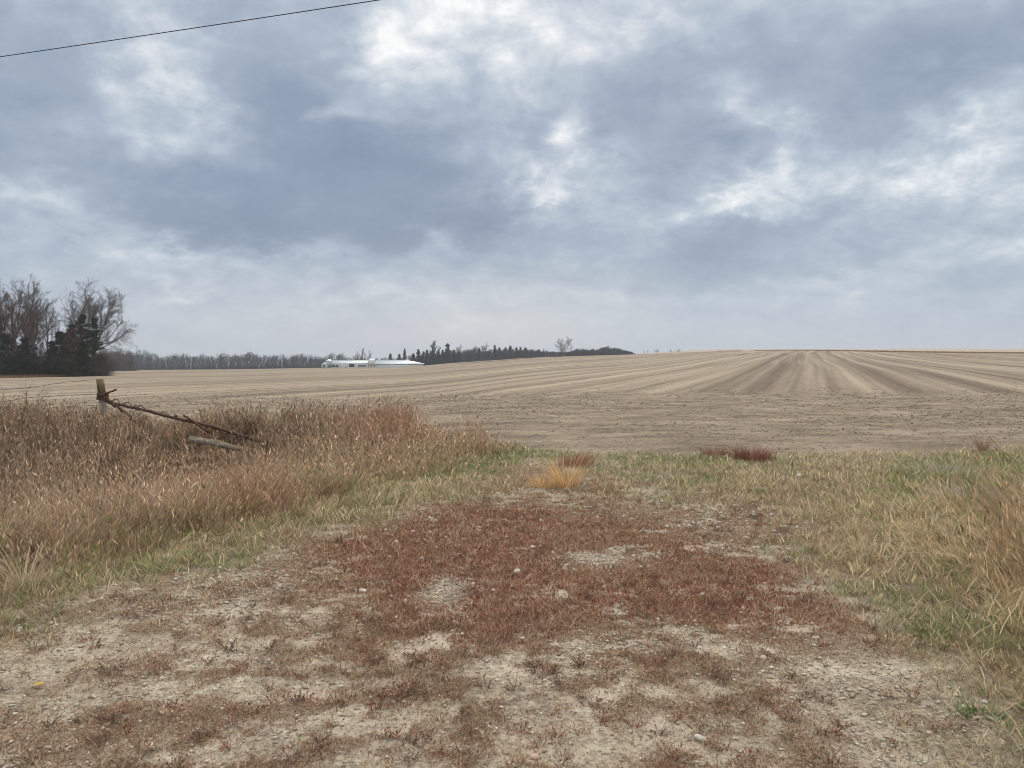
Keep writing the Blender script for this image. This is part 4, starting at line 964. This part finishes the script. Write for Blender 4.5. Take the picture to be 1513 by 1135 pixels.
# columnar poplars
S = grow(37, 14, .3, spread=.16, levels=3, kids=(26, 7, 5), lens=(.34,.4,.5), clear=.05, rmin=.06, up=.2)
z0 = onfloor(638, 470)[2]; k = norm_scale(S, P(638, 502.5, 470)[2]-z0)
put_tree('columnar_tree', 637, 470, tree_meshes(S, 0, (5, 4, 3)), (M_BARK, M_TWIGR), 'tallest brown columnar tree beside the barns', 'tree', None, (k*2.1, k*2.1, k))
put_tree('columnar_tree', 642, 468, tree_meshes(S, 0, (5, 4, 3)), (M_BARK, M_TWIGG), 'shorter dark columnar tree at the right side of the tallest one', 'tree', None, (k*1.3, k*1.3, k*.74), 1.5)
def spruce(px, top, depth, rad, label, seed, n=900, **kw):
    kw.setdefault('pw', 1.0); kw.setdefault('jag', .7)
    return conifer(px, top, depth, rad*1.15, label, seed, n*3, 'spruce_tree', 'evergreen', 'spruces around the farmyard', needle=.42, **kw)
spruce(577, 523, 520, 2.4, 'small dark spruce behind the long barn roof', 41)
spruce(598, 515.5, 520, 1.9, 'narrow spire shaped spruce behind the long barn', 42)
spruce(590, 524, 522, 3, 'low spruce left of the spire shaped one', 43)
spruce(618, 517, 480, 3.2, 'dark spruce with round top at the end of the long barn', 44, 1400)
spruce(611, 523, 478, 3.2, 'lower spruce left of the round topped one', 45, 1200)
spruce(626, 520, 478, 3.4, 'spruce touching the left side of the columnar trees', 46, 1200)
spruce(631, 518, 476, 1.8, 'thin spruce directly left of the columnar trees', 47)
spruce(640, 518, 462, 3.0, 'dark spruce in front of the columnar trees', 48, 1300, )
spruce(648, 519, 470, 2.2, 'spruce directly right of the columnar trees', 49)
spruce(661, 508.5, 475, 1.8, 'tall spruce with a knobbly top right of the columnar trees', 50, 1100, jag=.7, pw=.35)
spruce(654, 518, 478, 2.4, 'short spruce left of the knobbly topped one', 51)
spruce(671, 517.5, 478, 2.4, 'pointed spruce right of the knobbly topped one', 52)
spruce(678, 520, 478, 2.2, 'low spruce under the pale open tree', 53)
spruce(708, 515, 490, 1.6, 'small pointed spruce left of the domed pale tree', 54)
spruce(731, 511, 490, 1.8, 'pointed spruce at the right side of the domed pale tree', 55)
spruce(738, 514, 490, 1.5, 'thin spruce, first of the row right of the domed tree', 56)
spruce(747, 514, 492, 1.5, 'thin spruce, second of the row right of the domed tree', 57)
spruce(754, 511.5, 492, 2.4, 'dark cone shaped spruce standing out of the windbreak', 58, 1200)
spruce(763, 514, 492, 1.6, 'narrow spruce just right of the cone shaped one', 59)
spruce(769, 514, 492, 1.6, 'narrow spruce between the cone shaped and the last dark one', 60)
spruce(776, 514.5, 492, 2.3, 'last dark spruce of the windbreak row', 61)
spruce(796, 517, 492, 2.6, 'squat dark spruce at the right end of the windbreak', 62, 1200)
# tiny trees on the skyline
for px, top, dep, wd_, lb, v in [(951,518.5,900,1.1,'tiny upright tree, leftmost on the skyline right of the woods',3),(956,519.5,900,1.2,'tiny tree second from left on the skyline gap',1),(970,519,920,2.6,'tiny round tree in the middle of the skyline gap',2),(992,519.5,950,2.2,'tiny tree second from right in the skyline gap',0),(1002,519,950,2.2,'tiny tree where the bare hill rises from the skyline gap',2)]:
    x0 = (px-CX)/FPX*dep; zt = P(px, top, dep)[2]; z0 = float(H(x0, dep)); h = max(zt-z0, 5)
    e = put_tree('bare_tree', px, dep, SET[v], (M_BARK, M_TWIGG), lb, 'tree', 'tiny trees on the skyline', (h/10*wd_*.7, h/10*wd_*.7, h/10), 0)
for px, top, dep, wd_, lb, v in [(1316,516,1450,3.,'tiny dark tree, leftmost on the right skyline',2),(1332,516.4,1450,3.,'tiny tree left of the darkest one on the right skyline',0),(1341,515.2,1450,3.,'darkest tiny tree on the right skyline',2),(1353,516.3,1450,3.,'tiny tree right of the darkest one on the right skyline',0),(1364,516.4,1450,3.,'tiny tree second from right of the cluster on the right skyline',2),(1377,516.6,1450,3.,'rightmost tiny tree of the cluster on the right skyline',0),(1470,516,1450,5.,'tiny wide tree clump left of two at the far right skyline',2),(1484,516,1450,5.,'tiny wide tree clump nearest the right frame edge',2)]:
    x0 = (px-CX)/FPX*dep; zt = P(px, top, dep)[2]; z0 = float(H(x0, dep)); h = max(zt-z0, 4)
    put_tree('bare_tree', px, dep, SET[v], (M_BARK, M_TWIGG), lb, 'tree', 'tiny trees on the skyline', (h/10*wd_, h/10*wd_, h/10), 0)

# ---------------------------------------------------------------- farm buildings
M_WHITE = plain('white_siding', (.62,.64,.64), (.74,.76,.76), .6, .6, 0, (6, 6, .5), bump=.05)
M_ROOF = plain('pale_metal_roof', (.56,.60,.64), (.68,.72,.75), .5, .4, .3, (4, .3, .3), bump=.05)
M_GREENB = plain('greenish_steel', (.42,.52,.50), (.58,.66,.64), .8, .45, .3)
M_DARK = plain('dark_opening', (.03,.03,.03), (.06,.055,.05), 1, .9)
M_CONC = plain('concrete', (.38,.36,.33), (.5,.48,.45), .8, .9)
def barn(pxl, pxr, depth, base_py, wall_py, ridge_py, width, label, openings, hip=0., gz=0.):
    xl, xr = (pxl-CX)/FPX*depth, (pxr-CX)/FPX*depth; z0 = P(pxl, base_py, depth)[2]; zw = P(pxl, wall_py, depth)[2]-z0; zr = P(pxl, ridge_py, depth+width/2)[2]-z0
    L = xr-xl; e = empty('barn', (xl, depth, z0)); tag(e, label, 'barn', 'white livestock barns')
    w_ = link('wall', boxes([(0, L, 0, width, -1.5, zw)], 'wall'), M_WHITE, e)
    o_ = .5; hp = hip
    V = np.array([(-o_,-o_,zw-.05),(L+o_,-o_,zw-.05),(L+o_,width+o_,zw-.05),(-o_,width+o_,zw-.05),(-o_+hp*0,width/2,zr),(L+o_-hp,width/2,zr),
                  (-o_,-o_,zw+.13),(L+o_,-o_,zw+.13),(L+o_,width+o_,zw+.13),(-o_,width+o_,zw+.13)])
    Q = [(0,3,2,1),(6,7,5,4),(8,9,4,5),(0,1,7,6),(1,2,8,7),(2,3,9,8),(3,0,6,9)]
    rf = link('roof', mesh_np('roof', V, np.array(Q), np.array([(7,8,5),(9,6,4)])), M_ROOF, e)
    link('ridge_vent', boxes([(0, L-hp-.5, width/2-.25, width/2+.25, zr-.05, zr+.2)], 'ridge_vent'), M_GREENB, rf)
    for (a, b, z1, z2, nm) in openings:
        a, b = a*L, b*L; fr = link(nm, boxes([(a, b, -.05, -.003, z1*zw, z2*zw)], nm), M_DARK, e)
        link('frame', boxes([(a-.12, a, -.09, 0, z1*zw, z2*zw+.1), (b, b+.12, -.09, 0, z1*zw, z2*zw+.1), (a, b, -.09, 0, z2*zw, z2*zw+.1)], 'frame'), M_WHITE, fr)
    return e
barn(490, 546, 452, 542.3, 537.2, 532.6, 13, 'left white barn with dark door openings beside the greenish tank', [(.02,.10,.0,.55,'door'),(.12,.18,0,.55,'door'),(.46,.60,.0,.8,'door'),(.70,.90,.15,.5,'window')])
barn(554, 622, 450, 542.8, 538.0, 532.4, 14, 'right longer white barn with a hipped end on the grassy rise', [(.02,.34,.86,.99,'window'),(.40,.66,.86,.97,'window'),(.70,.92,.86,.97,'window')], hip=9)
def feed_bin(px, depth, base_py, top_py, dia, label, mt, name='feed_bin', hopper=True):
    x0 = (px-CX)/FPX*depth; z0 = P(px, base_py, depth)[2]; h = P(px, top_py, depth)[2]-z0; r = dia/2
    e = empty(name, (x0, depth, z0)); tag(e, label, 'feed bin', 'feed bins of the farm')
    link('body', lathe([(r, h*.38), (r, h*.78)], 18, 'body'), mt, e)
    link('roof', lathe([(r*1.04, h*.775), (r*.8, h*.88), (r*.25, h*.985), (.01, h)], 18, 'roof'), M_ROOF, e)
    link('hopper', lathe([(r*.15, h*.12), (r, h*.38)], 18, 'hopper'), mt, e)
    for a in (.78, 2.35, 3.93, 5.5): link('leg', tubes([[r*math.cos(a), r*math.sin(a), h*.5, r*math.cos(a), r*math.sin(a), -.8, .12, .12]], 6, 'leg'), M_GALV, e)
feed_bin(486.5, 444, 543, 530.6, 3.4, 'round greenish feed bin at the left end of the left barn', M_GREENB)
feed_bin(547, 443, 543, 530, 2.6, 'white feed bin on legs to the left, between the two barns', M_WHITE)
feed_bin(550.8, 444, 543, 530, 2.6, 'white feed bin on legs to the right, between the two barns', M_WHITE)
def shed(px0, px1, depth, base_py, top_py, label, name='shed', cat='shed', mt=M_WHITE):
    x0, x1 = (px0-CX)/FPX*depth, (px1-CX)/FPX*depth; z0 = P(px0, base_py, depth)[2]; h = P(px0, top_py, depth)[2]-z0; L = x1-x0; wv_ = max(2.2, L*.7)
    e = empty(name, (x0, depth, z0)); tag(e, label, cat)
    link('wall', boxes([(0, L, 0, wv_, -1, h*.7)], 'wall'), mt, e)
    V = np.array([(-.2,-.2,h*.69),(L+.2,-.2,h*.69),(L+.2,wv_+.2,h*.69),(-.2,wv_+.2,h*.69),(L/2,-.2,h),(L/2,wv_+.2,h)])
    link('roof', mesh_np('roof', V, np.array([(0,3,2,1),(0,4,5,3),(4,1,2,5)]), np.array([(0,1,4),(3,5,2)])), M_ROOF, e)
    link('door', boxes([(L*.35, L*.65, -.06, -.003, 0, h*.5)], 'door'), M_DARK, e)
shed(475, 483, 440, 543, 535.5, 'small greenish white shed left of the greenish feed bin', mt=M_GREENB)
shed(502, 506, 438, 543, 539, 'little white shed in front of the left barn, left of two')
shed(511, 514.5, 438, 543, 538.8, 'little white shed in front of the left barn, right of two')
def pole(px, py0, py1, depth, label):
    a, b = P(px, py0, depth), P(px, py1, depth); e = empty('utility_pole', tuple(a)); tag(e, label, 'pole', 'pale poles by the wooded belt')
    link('mast', polytube([(0, 0, -.5), (0, 0, b[2]-a[2])], [.2, .15], 8, 'mast'), M_CONC, e)
    link('crossarm', boxes([(-.7, .7, -.06, .06, (b[2]-a[2])*.88, (b[2]-a[2])*.88+.14)], 'crossarm'), M_CONC, e)
pole(282, 546.5, 536.5, 470, 'pale pole in front of the wooded belt, the left one')
pole(382.5, 546, 539.5, 470, 'shorter pale pole in front of the wooded belt, the right one')

# ---------------------------------------------------------------- air
hz, t = mat('air')
hm_o = t.n('ShaderNodeOutputMaterial'); pv = t.n('ShaderNodeVolumePrincipled', inp={'Color': (.88, .93, 1, 1), 'Density': .00030, 'Anisotropy': .2})
t.link(pv.outputs[0], hm_o.inputs['Volume'])
hb = link('haze', boxes([(-5300, 5300, -5300, 5300, -75, 45)], 'haze'), hz); hb['kind'] = 'stuff'
HAZE = True
